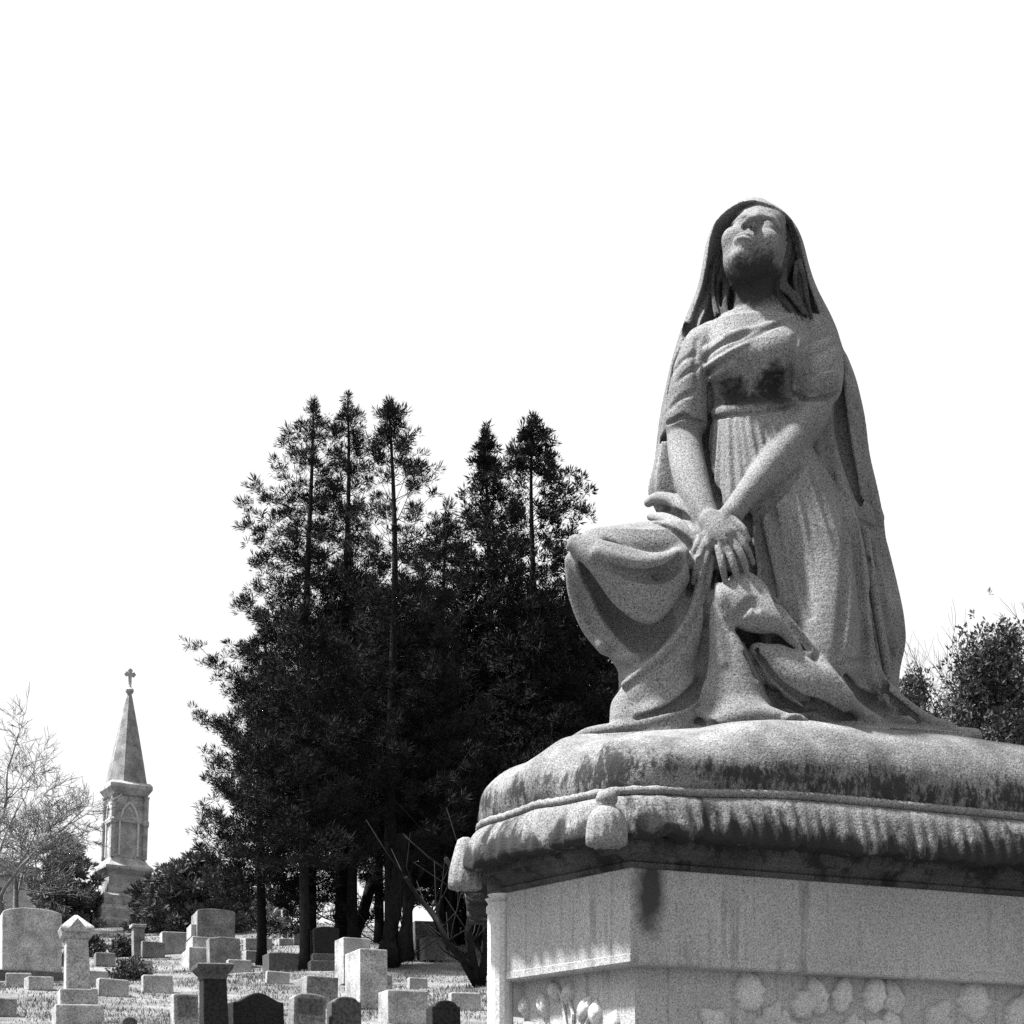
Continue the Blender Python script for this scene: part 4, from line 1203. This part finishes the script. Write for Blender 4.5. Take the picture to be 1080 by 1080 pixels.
def conifer(px, ybase, ytop, prof, seed, label, M, D=None, lean=0.0, whorl=.5, pads=1.0, tuft=.14, clear=.12, name='conifer', group='conifers behind the statue', up=.1, wid=.06, per=18, mat='needles'):
    """prof: [(height fraction, reach in metres to the left, to the right)]; foliage sits in pads along whorled limbs"""
    g = np.random.default_rng(seed); rr = random.Random(seed)
    D = D or base_dist(ybase)
    x0 = (px - 540) / FPX * D
    z0 = ground_z(x0, D) - .1
    H = EYE + (HORIZON - ytop) / FPX * D - z0
    root = empty(name, (x0, D, z0)); tag(root, label, 'tree', group)
    hs = [p[0] for p in prof]; ls = [p[1] for p in prof]; rs = [p[2] for p in prof]
    def axis(t):
        return Vector((lean * t + .10 * math.sin(t * 7 + seed) * t, .08 * math.sin(t * 5 + seed * 2), H * t))
    tr = MB(); tb = .009 * H + .04
    tt = np.linspace(0, .99, 16)
    tr.tube([axis(t) for t in tt], [tb * (1.35 if t == 0 else 1) * (1 - t) ** .85 + .012 for t in tt], 9)
    br = MB()
    pos = []; dirs = []; size = []
    def pad(p, dv, k, s):
        for e in range(k):
            pos.append(p + dv * rr.uniform(-.12, .10) + Vector((rr.gauss(0, s), rr.gauss(0, s), rr.gauss(0, s * .6) - .03)))
            dirs.append((dv * .5 + Vector((rr.gauss(0, .3), rr.gauss(0, .3), .75))).normalized()); size.append(tuft * rr.uniform(.7, 1.3))
    z = clear * H
    while z < H * .965:
        t = z / H
        k = rr.randint(4, 6); a0 = rr.uniform(0, 2 * PI)
        for i in range(k):
            a = a0 + 2 * PI * i / k + rr.uniform(-.3, .3)
            c = math.cos(a)
            lf = np.interp(t, hs, ls); rt = np.interp(t, hs, rs)
            reach = (rt if c > 0 else lf) * abs(c) + .5 * (lf + rt) * (1 - abs(c))
            ln = max(.12, reach * rr.uniform(.60, 1.10))
            if rr.random() < .12: ln *= .5
            b = axis(min(.985, t + rr.uniform(-.006, .006)))
            rise = up + rr.uniform(-.12, .12) + .55 * t * t
            hd = Vector((math.cos(a), math.sin(a), 0)); sd = Vector((-hd.y, hd.x, 0))
            pts = []; n = max(4, int(ln / .35)); bend = rr.uniform(-.15, .15)
            for j in range(n + 1):
                u = j / n
                zz = ln * (rise * u - .36 * (1 - t) * math.sin(PI * u * .8) + .18 * u * u)
                pts.append(b + hd * (ln * u) + sd * (bend * ln * u * u) + Vector((rr.uniform(-.03, .03) * u, rr.uniform(-.03, .03) * u, zz)))
            br.tube(pts, [max(.006, .020 * ln / 2 * (1 - .85 * j / n)) for j in range(n + 1)], 4)
            m = max(1, int(ln / .26 * pads * (1 - .45 * max(0, min(1, (t - .45) / .4)))))
            for q in range(m):
                u = .10 + .90 * (q + rr.random()) / m if ln > .8 else rr.uniform(.3, 1)
                u = min(u, .99)
                p = pts[int(u * n)].lerp(pts[min(n, int(u * n) + 1)], (u * n) % 1)
                for side in (-1, 1):
                    if rr.random() < .25: continue
                    sl = min(.7, ln * .40) * (1.15 - u * .75) * rr.uniform(.3, 1.1)
                    dv = (hd * .75 + sd * side * .8).normalized()
                    e_ = p + dv * sl + Vector((0, 0, .06))
                    if sl > .25:
                        br.tube([p, e_], [.008, .004], 3)
                        pad(p + dv * sl * .55, dv, 2, .05)
                    pad(e_, dv, 4, .08)
            pad(pts[-1], hd, 4, .05)
            if ln > .6: pad(pts[-2], hd, 2, .06)
        z += whorl * rr.uniform(.75, 1.25) * (1 - .45 * t)
    for e in range(30):      # leader
        u = rr.uniform(.955, 1.0); pos.append(axis(u) + Vector((rr.gauss(0, .035), rr.gauss(0, .035), 0))); dirs.append(Vector((rr.gauss(0, .3), rr.gauss(0, .3), 1)).normalized()); size.append(tuft * rr.uniform(.7, 1.2))
    tr.build('trunk', M['bark'], root, True)
    br.build('limbs', M['bark'], root, True)
    V, Q = needle_tufts(np.array(pos), np.array(dirs), np.array(size), g, per=per, wid=wid)
    fast_mesh('crown', V, Q, M[mat], root)
    return root


def bare_tree(px, ybase, D, H, seed, label, M, spread=.55, stems=1, name='bare_tree', group=None, levels=6, leanx=0., mat=None, r0=None, thin=1.0, first=.28):
    rr = random.Random(seed)
    x0 = (px - 540) / FPX * D; z0 = ground_z(x0, D) - .1
    root = empty(name, (x0, D, z0)); tag(root, label, 'tree', group)
    trunk = MB(); tw = MB()
    mat = mat or M['bark']
    def grow(p, d, ln, r, lv):
        n = 4 if lv < 4 else 3
        pts = [p]; q = p.copy(); dd = d.copy()
        for i in range(n):
            dd = (dd + Vector((rr.gauss(0, .13), rr.gauss(0, .13), rr.gauss(0, .10) + .05))).normalized()
            q = q + dd * (ln / n); pts.append(q.copy())
        rad = [max(.0035 * thin, r * (1 - .45 * i / n)) for i in range(n + 1)]
        (trunk if lv == 0 else tw).tube(pts, rad, 7 if lv < 2 else (4 if lv < 4 else 3))
        if lv >= levels: return
        kids = 3 if lv < levels - 1 else 4
        for c in range(kids):
            u = 1.0 if c == 0 else rr.uniform(.35, .95)
            i = min(n, int(u * n)); b = pts[i]
            ax = Vector((rr.gauss(0, 1), rr.gauss(0, 1), rr.gauss(0, .5))).normalized()
            nd = (dd * (1.0 if c == 0 else .72) + ax * spread * (.5 if c == 0 else 1.0)).normalized()
            grow(b, nd, ln * rr.uniform(.60, .82), r * (.62 if c == 0 else .45), lv + 1)
    for s in range(stems):
        a = 2 * PI * s / max(1, stems) + rr.random()
        d = Vector((leanx + (.35 * math.cos(a) if stems > 1 else 0), .3 * math.sin(a) if stems > 1 else 0, 1)).normalized()
        grow(Vector((.12 * math.cos(a) * (stems > 1), .12 * math.sin(a) * (stems > 1), 0)), d, H * first, (r0 or H * .014), 0)
    trunk.build('trunk', mat, root, True)
    tw.build('twigs', mat, root, True)
    return root


def leafy_bush(px, ybase, D, ytop, wpx, seed, label, M, mat, name='shrub', group=None, n=2600, leaf=.13, cat='shrub', clumps=22):
    """many-stemmed evergreen: leaf sprays in clumps on real stems"""
    g = np.random.default_rng(seed); rr = random.Random(seed)
    x0 = (px - 540) / FPX * D; z0 = ground_z(x0, D) - .1
    H = EYE + (HORIZON - ytop) / FPX * D - z0; W = wpx / FPX * D / 2
    root = empty(name, (x0, D, z0)); tag(root, label, cat, group)
    st = MB(); pos = []; dirs = []; size = []
    for c in range(clumps):
        t = rr.uniform(.25, .97); a = rr.uniform(0, 2 * PI)
        rad = W * (math.sin(PI * min(1, .25 + t * .72)) ** .6) * rr.uniform(.25, 1.0)
        ctr = Vector((rad * math.cos(a), rad * math.sin(a), H * t))
        st.tube([Vector((ctr.x * .1, ctr.y * .1, 0)), Vector((ctr.x * .5, ctr.y * .5, ctr.z * .5)), ctr], [.035, .022, .008], 5)
        s = W * rr.uniform(.22, .42)
        for i in range(n // clumps):
            v = Vector((rr.gauss(0, 1), rr.gauss(0, 1), rr.gauss(0, 1.2)))
            pos.append(ctr + v * s * .55); dirs.append((v.normalized() * .6 + Vector((0, 0, .6))).normalized()); size.append(leaf * rr.uniform(.7, 1.3))
    st.build('stems', M['bark'], root, True)
    V, Q = needle_tufts(np.array(pos), np.array(dirs), np.array(size), g, per=5, wid=.22)
    fast_mesh('foliage', V, Q, mat, root)
    return root


def build_trees(M):
    c = lambda *a, **k: conifer(*a, M=M, **k)
    c(326, 1010, 419, [(.1, 2.4, 1.8), (.2, 2.5, 2.2), (.36, 2.7, 2.2), (.52, 2.35, 1.7), (.70, 1.65, 1.2), (.78, 1.25, 1.05), (.87, .85, .7), (.95, .35, .35), (1, .1, .1)], 1, 'tallest layered conifer, left in the dark group, with long drooping lower boughs', whorl=.50, clear=.10, pads=1.25)
    c(360, 1007, 414, [(.1, 2.2, 2.0), (.4, 2.0, 1.9), (.6, 1.3, 1.2), (.8, .75, .7), (.93, .35, .3), (1, .1, .1)], 2, 'slim conifer just right of the tallest layered one', lean=.1, whorl=.6, clear=.16, pads=.85)
    c(413, 1019, 424, [(.1, 2.0, 2.2), (.4, 2.0, 2.1), (.6, 1.2, 1.5), (.78, .75, 1.25), (.88, .5, .6), (.95, .25, .3), (1, .1, .1)], 3, 'open conifer in the middle of the dark group, one bough stretched right', whorl=.55, clear=.2, pads=.9, up=.2)
    c(512, 1006, 448, [(.1, 2.2, 2.2), (.4, 2.2, 2.2), (.62, 1.5, 1.3), (.76, .85, .7), (.85, .45, .42), (.93, .16, .2), (1, .05, .05)], 4, 'narrow topped conifer left of the densest dark crown', pads=1.0, whorl=.46, clear=.16, wid=.085, up=.45, lean=.1)
    c(564, 1009, 438, [(.1, 2.6, 2.6), (.4, 2.4, 2.3), (.6, 1.9, 1.7), (.75, 1.3, 1.3), (.86, .72, .75), (.94, .22, .3), (1, .06, .06)], 5, 'densest dark conifer, nearest to the raised stone knee', pads=1.15, whorl=.42, clear=.14, wid=.085, up=.5)
    c(470, 1003, 545, [(.1, 2.2, 2.2), (.5, 1.8, 1.8), (.8, .9, .9), (1, .1, .1)], 6, 'shorter bushy conifer filling the gap at the middle of the dark group', pads=1.3, whorl=.42, clear=.14)
    c(628, 1001, 585, [(.1, 2.6, 2.6), (.5, 2.2, 2.2), (.8, 1.2, 1.2), (1, .15, .15)], 7, 'broad dark conifer behind the hanging stone drapery', pads=1.8, whorl=.34, clear=.05, wid=.10)
    c(276, 1012, 660, [(.1, 1.5, 1.7), (.45, 1.35, 1.5), (.8, .8, .9), (1, .1, .1)], 8, 'low spreading conifer at the left foot of the dark group', whorl=.42, clear=.22)
    c(570, 998, 640, [(.1, 3, 3), (.5, 2.6, 2.6), (.8, 1.5, 1.5), (1, .2, .2)], 9, 'dark conifer in the second row behind the cushion corner', pads=1.8, whorl=.34, clear=.04, wid=.10)
    c(400, 998, 620, [(.1, 2.8, 2.8), (.5, 2.4, 2.4), (.8, 1.4, 1.4), (1, .2, .2)], 10, 'dark conifer in the second row behind the thick trunk', pads=1.6, whorl=.36, clear=.30, wid=.10)
    c(480, 1000, 660, [(.1, 2.6, 2.6), (.5, 2.2, 2.2), (.8, 1.3, 1.3), (1, .2, .2)], 14, 'dark low conifer in the second row between the twin stems', pads=1.6, whorl=.36, clear=.28, wid=.10)
    c(322, 1022, 640, [(.12, 1.8, 2.1), (.5, 1.6, 1.7), (.8, .9, .9), (1, .1, .1)], 15, 'bushy dark conifer in front of the tallest trunk', pads=1.5, whorl=.36, clear=.32)
    c(430, 1016, 610, [(.12, 2.2, 2.2), (.5, 1.8, 1.8), (.8, 1.0, 1.0), (1, .1, .1)], 16, 'bushy dark conifer hiding the upper part of the thick trunk', pads=1.5, whorl=.36, clear=.34)
    c(372, 1012, 590, [(.12, 2.2, 2.2), (.5, 1.8, 1.8), (.8, 1.0, 1.0), (1, .1, .1)], 17, 'bushy dark conifer between the tallest one and the thick trunk', pads=1.5, whorl=.36, clear=.34)
    # hill-top evergreens, far off at the left
    far = dict(group='far evergreens on the hill', tuft=.2, wid=.12, mat='leaves_pale')
    c(70, 982, 884, [(.05, 1.3, 1.3), (.5, .9, .9), (1, .05, .05)], 11, 'small grey conifer between the mausoleum and the spire', clear=.05, D=64, whorl=.35, **far)
    far['mat'] = 'leaves'
    c(178, 985, 926, [(.05, 1.5, 1.5), (.5, 1.2, 1.2), (1, .1, .1)], 12, 'low dark evergreen right beside the spired monument', clear=.03, D=62, whorl=.22, pads=1.5, **far)
    c(212, 986, 905, [(.05, 1.6, 1.6), (.5, 1.3, 1.3), (1, .1, .1)], 13, 'low dark evergreen under the drooping boughs', clear=.03, D=58, whorl=.25, pads=1.4, **far)
    # trees seen to the right of the statue
    leafy_bush(1052, 1017, 40, 668, 120, 21, 'dark leafy evergreen with bare twigs sticking out of its top, right of the statue', M, M['leaves'], name='evergreen_tree', cat='tree', n=9500, clumps=52, leaf=.10)
    leafy_bush(962, 1010, 44, 716, 74, 22, 'lighter small leafy tree just behind the statue train', M, M['leaves_pale'], name='evergreen_tree', cat='tree', n=4200, clumps=30, leaf=.10)
    leafy_bush(1000, 1005, 47, 738, 70, 23, 'pale airy bush between the two leafy trees at the right', M, M['leaves_pale'], n=2600, clumps=26, leaf=.09)
    bare_tree(1030, 1015, 42, 8.2, 31, 'bare twiggy tree rising above the dark evergreen at the right edge', M, spread=.5, levels=6, first=.34)
    bare_tree(1085, 1015, 42, 9.0, 36, 'bare twiggy tree at the right edge behind the evergreen', M, spread=.5, levels=6, first=.34)
    # bare tree at the left
    bare_tree(-6, 985, 58, 9.6, 32, 'wide bare tree with fine pale twigs at the far left, above the mausoleum', M, spread=.75, levels=7, first=.26, mat=M['bark_pale'], leanx=.12, thin=2.2)
    bare_tree(20, 985, 61, 8.6, 38, 'second bare tree with a twiggy crown, between the mausoleum and the grey conifer', M, spread=.8, levels=7, first=.24, mat=M['bark_pale'], thin=2.2)
    bare_tree(-60, 990, 56, 9.5, 37, 'bare tree cut off by the left edge', M, spread=.7, levels=6, first=.26, mat=M['bark_pale'], leanx=.3)
    # leaning slender stems beside the pedestal
    def stems(px, ybase, D, lines, label, seed):
        x0 = (px - 540) / FPX * D; z0 = ground_z(x0, D) - .08
        root = empty('slender_tree', (x0, D, z0)); tag(root, label, 'tree', 'slender trees at the foot of the conifers')
        mb = MB(); tw = MB(); rr = random.Random(seed)
        for L in lines:
            pts = []
            for i, (a, b, r) in enumerate(L):
                w = at(a, b, D + .25 * math.sin(i * 1.7 + seed)) - Vector((x0, D, z0)); pts.append((w, r))
            mb.tube([p for p, r in pts], [r for p, r in pts], 7)
            for i in range(1, len(pts)):
                for q in range(3):
                    p = pts[i - 1][0].lerp(pts[i][0], rr.random()); d = Vector((rr.gauss(0, .6), rr.gauss(0, .6), .7)).normalized()
                    tw.tube([p, p + d * .5 + Vector((rr.gauss(0, .06), 0, 0)), p + d * 1.1 + Vector((rr.gauss(0, .15), 0, .1))], [.018, .012, .005], 4)
        mb.build('trunk', M['bark'], root, True); tw.build('twigs', M['bark'], root, True)
    stems(505, 1036, 33.6, [[(505, 1040, .09), (498, 1010, .08), (494, 985, .07), (497, 960, .06), (488, 935, .05), (470, 905, .04)], [(503, 1038, .09), (488, 1012, .075), (470, 992, .065), (462, 970, .055), (440, 945, .04), (428, 925, .03)], [(508, 1040, .08), (511, 1000, .06), (513, 960, .05), (519, 925, .045), (522, 890, .04)]], 'clump of bent slender stems against the pedestal edge', 1)
    stems(466, 1010, 44, [[(466, 1012, .15), (466, 980, .13), (463, 945, .12), (458, 900, .10), (455, 850, .08)], [(468, 1012, .11), (472, 975, .10), (474, 930, .09), (478, 880, .07)]], 'twin dark stems behind the cube headstone', 2)
    stems(408, 1022, 39, [[(408, 1026, .26), (410, 1000, .21), (414, 965, .18), (420, 930, .16), (424, 880, .13)], [(414, 1022, .14), (425, 985, .11), (433, 955, .09), (443, 920, .07), (450, 880, .05)]], 'thick forked dark trunk with one thin fork leaning right', 3)
    stems(377, 995, 47, [[(372, 998, .16), (382, 965, .15), (392, 930, .14), (402, 890, .11)]], 'dark trunk leaning to the right behind the pale blocks', 4)
    # brush
    for px, D, yt, w, sd, lab in ((262, 70, 928, 60, 41, 'pale bare brush under the drooping boughs'), (285, 66, 938, 50, 42, 'pale thin thicket behind the cross marker'), (240, 66, 940, 40, 43, 'pale thicket behind the broad winged block')):
        leafy_bush(px, 970, D, yt, w, sd, lab, M, M['leaves_bright'], name='thicket', n=900, clumps=18, leaf=.16, group=None)
    for px, yb, yt, w, sd, lab in ((136, 1033, 1019, 40, 44, 'low dark clipped bush alone on the lawn below the spire'), (98, 1003, 990, 26, 45, 'little dark bush behind the gabled pillar'), (130, 1006, 994, 30, 46, 'little dark bush at the base of the spired monument')):
        D = base_dist(yb); leafy_bush(px, yb, D, yt, w, sd, lab, M, M['leaves'], n=900, clumps=20, leaf=.07)
# ------------------------------------------------------------------ build
def crust_throat_shade(t, c):
    """black lichen crusts on the bodice; jaw shade painted on the throat; ragged outlines"""
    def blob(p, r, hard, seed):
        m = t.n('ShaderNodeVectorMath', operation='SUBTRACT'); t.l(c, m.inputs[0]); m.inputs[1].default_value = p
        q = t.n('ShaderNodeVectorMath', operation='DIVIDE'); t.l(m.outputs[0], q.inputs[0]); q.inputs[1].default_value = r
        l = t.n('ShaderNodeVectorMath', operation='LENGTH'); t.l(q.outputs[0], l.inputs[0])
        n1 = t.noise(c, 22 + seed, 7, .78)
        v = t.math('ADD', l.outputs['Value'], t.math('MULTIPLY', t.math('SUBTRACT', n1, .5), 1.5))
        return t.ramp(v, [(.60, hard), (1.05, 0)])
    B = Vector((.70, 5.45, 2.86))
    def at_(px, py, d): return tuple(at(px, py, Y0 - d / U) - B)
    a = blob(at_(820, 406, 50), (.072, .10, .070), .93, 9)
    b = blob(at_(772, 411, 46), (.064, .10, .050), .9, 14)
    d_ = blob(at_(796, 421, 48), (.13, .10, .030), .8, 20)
    e = blob(at_(797, 300, 18), (.115, .16, .088), .88, 5)  # throat and under-chin: shade below the jaw painted as a dark patch
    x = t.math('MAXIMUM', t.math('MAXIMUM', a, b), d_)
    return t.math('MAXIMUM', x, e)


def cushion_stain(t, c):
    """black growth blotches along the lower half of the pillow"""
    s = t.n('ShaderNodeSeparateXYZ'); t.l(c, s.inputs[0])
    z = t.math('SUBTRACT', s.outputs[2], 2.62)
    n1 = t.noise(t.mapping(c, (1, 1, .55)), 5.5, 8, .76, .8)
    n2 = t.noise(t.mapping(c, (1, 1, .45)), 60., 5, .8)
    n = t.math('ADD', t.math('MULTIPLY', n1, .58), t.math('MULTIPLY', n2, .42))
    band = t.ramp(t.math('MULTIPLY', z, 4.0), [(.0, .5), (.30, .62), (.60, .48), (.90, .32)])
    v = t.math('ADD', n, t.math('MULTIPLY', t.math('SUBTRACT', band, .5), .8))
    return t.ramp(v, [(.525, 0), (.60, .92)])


def fringe_stain_shade(t, c):  # mottled soiling; darker below, where the underside's shade is painted in
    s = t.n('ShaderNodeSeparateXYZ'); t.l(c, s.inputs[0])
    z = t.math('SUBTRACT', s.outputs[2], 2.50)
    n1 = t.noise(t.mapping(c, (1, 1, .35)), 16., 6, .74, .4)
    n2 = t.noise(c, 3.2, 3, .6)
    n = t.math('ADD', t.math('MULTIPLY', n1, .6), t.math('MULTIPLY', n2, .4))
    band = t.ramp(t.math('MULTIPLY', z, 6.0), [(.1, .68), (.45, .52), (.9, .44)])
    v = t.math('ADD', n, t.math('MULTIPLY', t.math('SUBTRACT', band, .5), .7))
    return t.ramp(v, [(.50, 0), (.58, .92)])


def corner_shade_streaks(t, c):
    """corner shadow below the tassel painted dark, plus thin streaks"""
    p = C0 + RD * .055
    m = t.n('ShaderNodeVectorMath', operation='SUBTRACT'); t.l(c, m.inputs[0]); m.inputs[1].default_value = (p.x, p.y, 2.385)
    q = t.n('ShaderNodeVectorMath', operation='DIVIDE'); t.l(m.outputs[0], q.inputs[0]); q.inputs[1].default_value = (.055, .07, .14)
    l = t.n('ShaderNodeVectorMath', operation='LENGTH'); t.l(q.outputs[0], l.inputs[0])
    v = t.math('ADD', l.outputs['Value'], t.math('MULTIPLY', t.math('SUBTRACT', t.noise(c, 22., 4, .6), .5), .8))
    a = t.ramp(v, [(.40, .95), (1.08, 0)])
    st = t.noise(t.mapping(c, (30, 30, 1.3)), 1.0, 5, .65, .4)
    st2 = t.noise(c, 6., 4, .6)
    st = t.math('ADD', t.math('MULTIPLY', st, .6), t.math('MULTIPLY', st2, .4))
    return t.math('MAXIMUM', a, t.ramp(st, [(.53, 0), (.66, .5)]))


M = {}
M['statue'] = stone('weathered_marble', .135, 240, .8, 5, .28, bump=.4, stain_shade=crust_throat_shade, dark=.012)
M['hair'] = stone('hood_shade_marble', .045, 240, .8, 9, .5, bump=.4)  # darker copy of the marble; shade inside the hood put into its colour
M['pillow'] = stone('cushion_stone', .135, 230, .8, 10, .5, bump=.5, stain_shade=cushion_stain, dark=.018)
M['fringe'] = stone('fringe_stone', .13, 220, .8, 8, .4, bump=.6, stain_shade=fringe_stain_shade, dark=.016)
M['cord'] = stone('cord_stone', .15, 220, .75, 8, .3, bump=.4)
M['cornice'] = stone('cornice_stone', .06, 240, .7, 6, .5, bump=.3, streak=.8, dark=.012)  # soiled stone, with the cushion overhang's shade put into its dark base
M['panel'] = stone('pedestal_stone', .27, 240, .6, 3, .2, bump=.3, stain_shade=corner_shade_streaks, dark=.03)
M['carving'] = stone('carved_stone', .36, 240, .55, 5, .25, bump=.3)
M['pale'] = stone('pale_stone', .40, 200, .35, 3, .2, bump=.25)
M['granite'] = stone('grey_granite', .27, 44, .6, 3.2, .5, bump=.2)
M['mid'] = stone('mid_granite', .17, 44, .65, 3.2, .55, bump=.2)
M['dark_granite'] = stone('dark_granite', .07, 34, .6, 1.2, .35, bump=.2)
M['black'] = stone('black_granite', .022, 34, .6, 1.2, .3, bump=.1)


def plain(name, base, scale, amt, rough=.9):
    m, nt, b = new_mat(name); t = NT(nt); c = t.coord()
    v = t.math('MULTIPLY', t.ramp(t.noise(c, scale, 4, .65), [(.3, 1 - amt), (.7, 1 + amt)]), base)
    t.l(v, b.inputs['Base Color']); b.inputs['Roughness'].default_value = rough
    return m


M['ground'] = plain('lawn', .10, .9, .55)
M['grass'] = plain('grass_blades', .105, 3.0, .5)
M['bark'] = plain('bark', .012, 12., .4)
M['bark_pale'] = plain('pale_bark', .13, 12., .3)
M['needles'] = plain('needles', .013, 1.6, .45, .95)
M['leaves'] = plain('dark_leaves', .06, 2.0, .45, .7)
M['leaves_pale'] = plain('grey_leaves', .10, 2.0, .4, .7)
M['leaves_bright'] = plain('pale_brush', .16, 2.0, .4, .8)

want = lambda k: ONLY is None or k in ONLY
if want('statue'): build_statue(M)
if want('pedestal'):
    build_pedestal(M)
    build_cushion(M)
if want('ground'): build_ground(M)
if want('graves'): build_graves(M)
if want('trees'): build_trees(M)
# ------------------------------------------------------------------ light
world = bpy.data.worlds.new('World')
scene.world = world
world.use_nodes = True
wn = world.node_tree
for n in list(wn.nodes): wn.nodes.remove(n)
wo = wn.nodes.new('ShaderNodeOutputWorld'); bg = wn.nodes.new('ShaderNodeBackground')
sky = wn.nodes.new('ShaderNodeTexSky'); sky.sky_type = 'NISHITA'; sky.sun_disc = False
bw = wn.nodes.new('ShaderNodeRGBToBW')
SUN_EL, SUN_AZ = 62.0, -94.0          # azimuth from +Y (view direction), negative = photo's left
sky.sun_elevation = R(SUN_EL); sky.sun_rotation = R(SUN_AZ)
sky.air_density = 1.6; sky.dust_density = 5.0; sky.ozone_density = 1.0
wn.links.new(sky.outputs[0], bw.inputs[0]); mx = wn.nodes.new('ShaderNodeMath'); mx.operation = 'MAXIMUM'; mx.inputs[1].default_value = 3.9      # bright even cloud deck away from the sun
wn.links.new(bw.outputs[0], mx.inputs[0]); wn.links.new(mx.outputs[0], bg.inputs[0])
bg.inputs[1].default_value = .07
wn.links.new(bg.outputs[0], wo.inputs[0])
sl = bpy.data.lights.new('sun', 'SUN'); sl.energy = 5.0; sl.angle = R(4); sl.color = (1, 1, 1)
so = bpy.data.objects.new('sun', sl); COL.objects.link(so)
dv = Vector((math.sin(R(SUN_AZ)) * math.cos(R(SUN_EL)), math.cos(R(SUN_AZ)) * math.cos(R(SUN_EL)), math.sin(R(SUN_EL))))
so.rotation_euler = dv.to_track_quat('Z', 'Y').to_euler()
so.location = (-20, 0, 40)
scene.view_settings.view_transform = 'Standard'
scene.view_settings.look = 'None'
scene.view_settings.exposure = 1.95
scene.view_settings.gamma = 1.0
scene.cycles.use_denoising = False
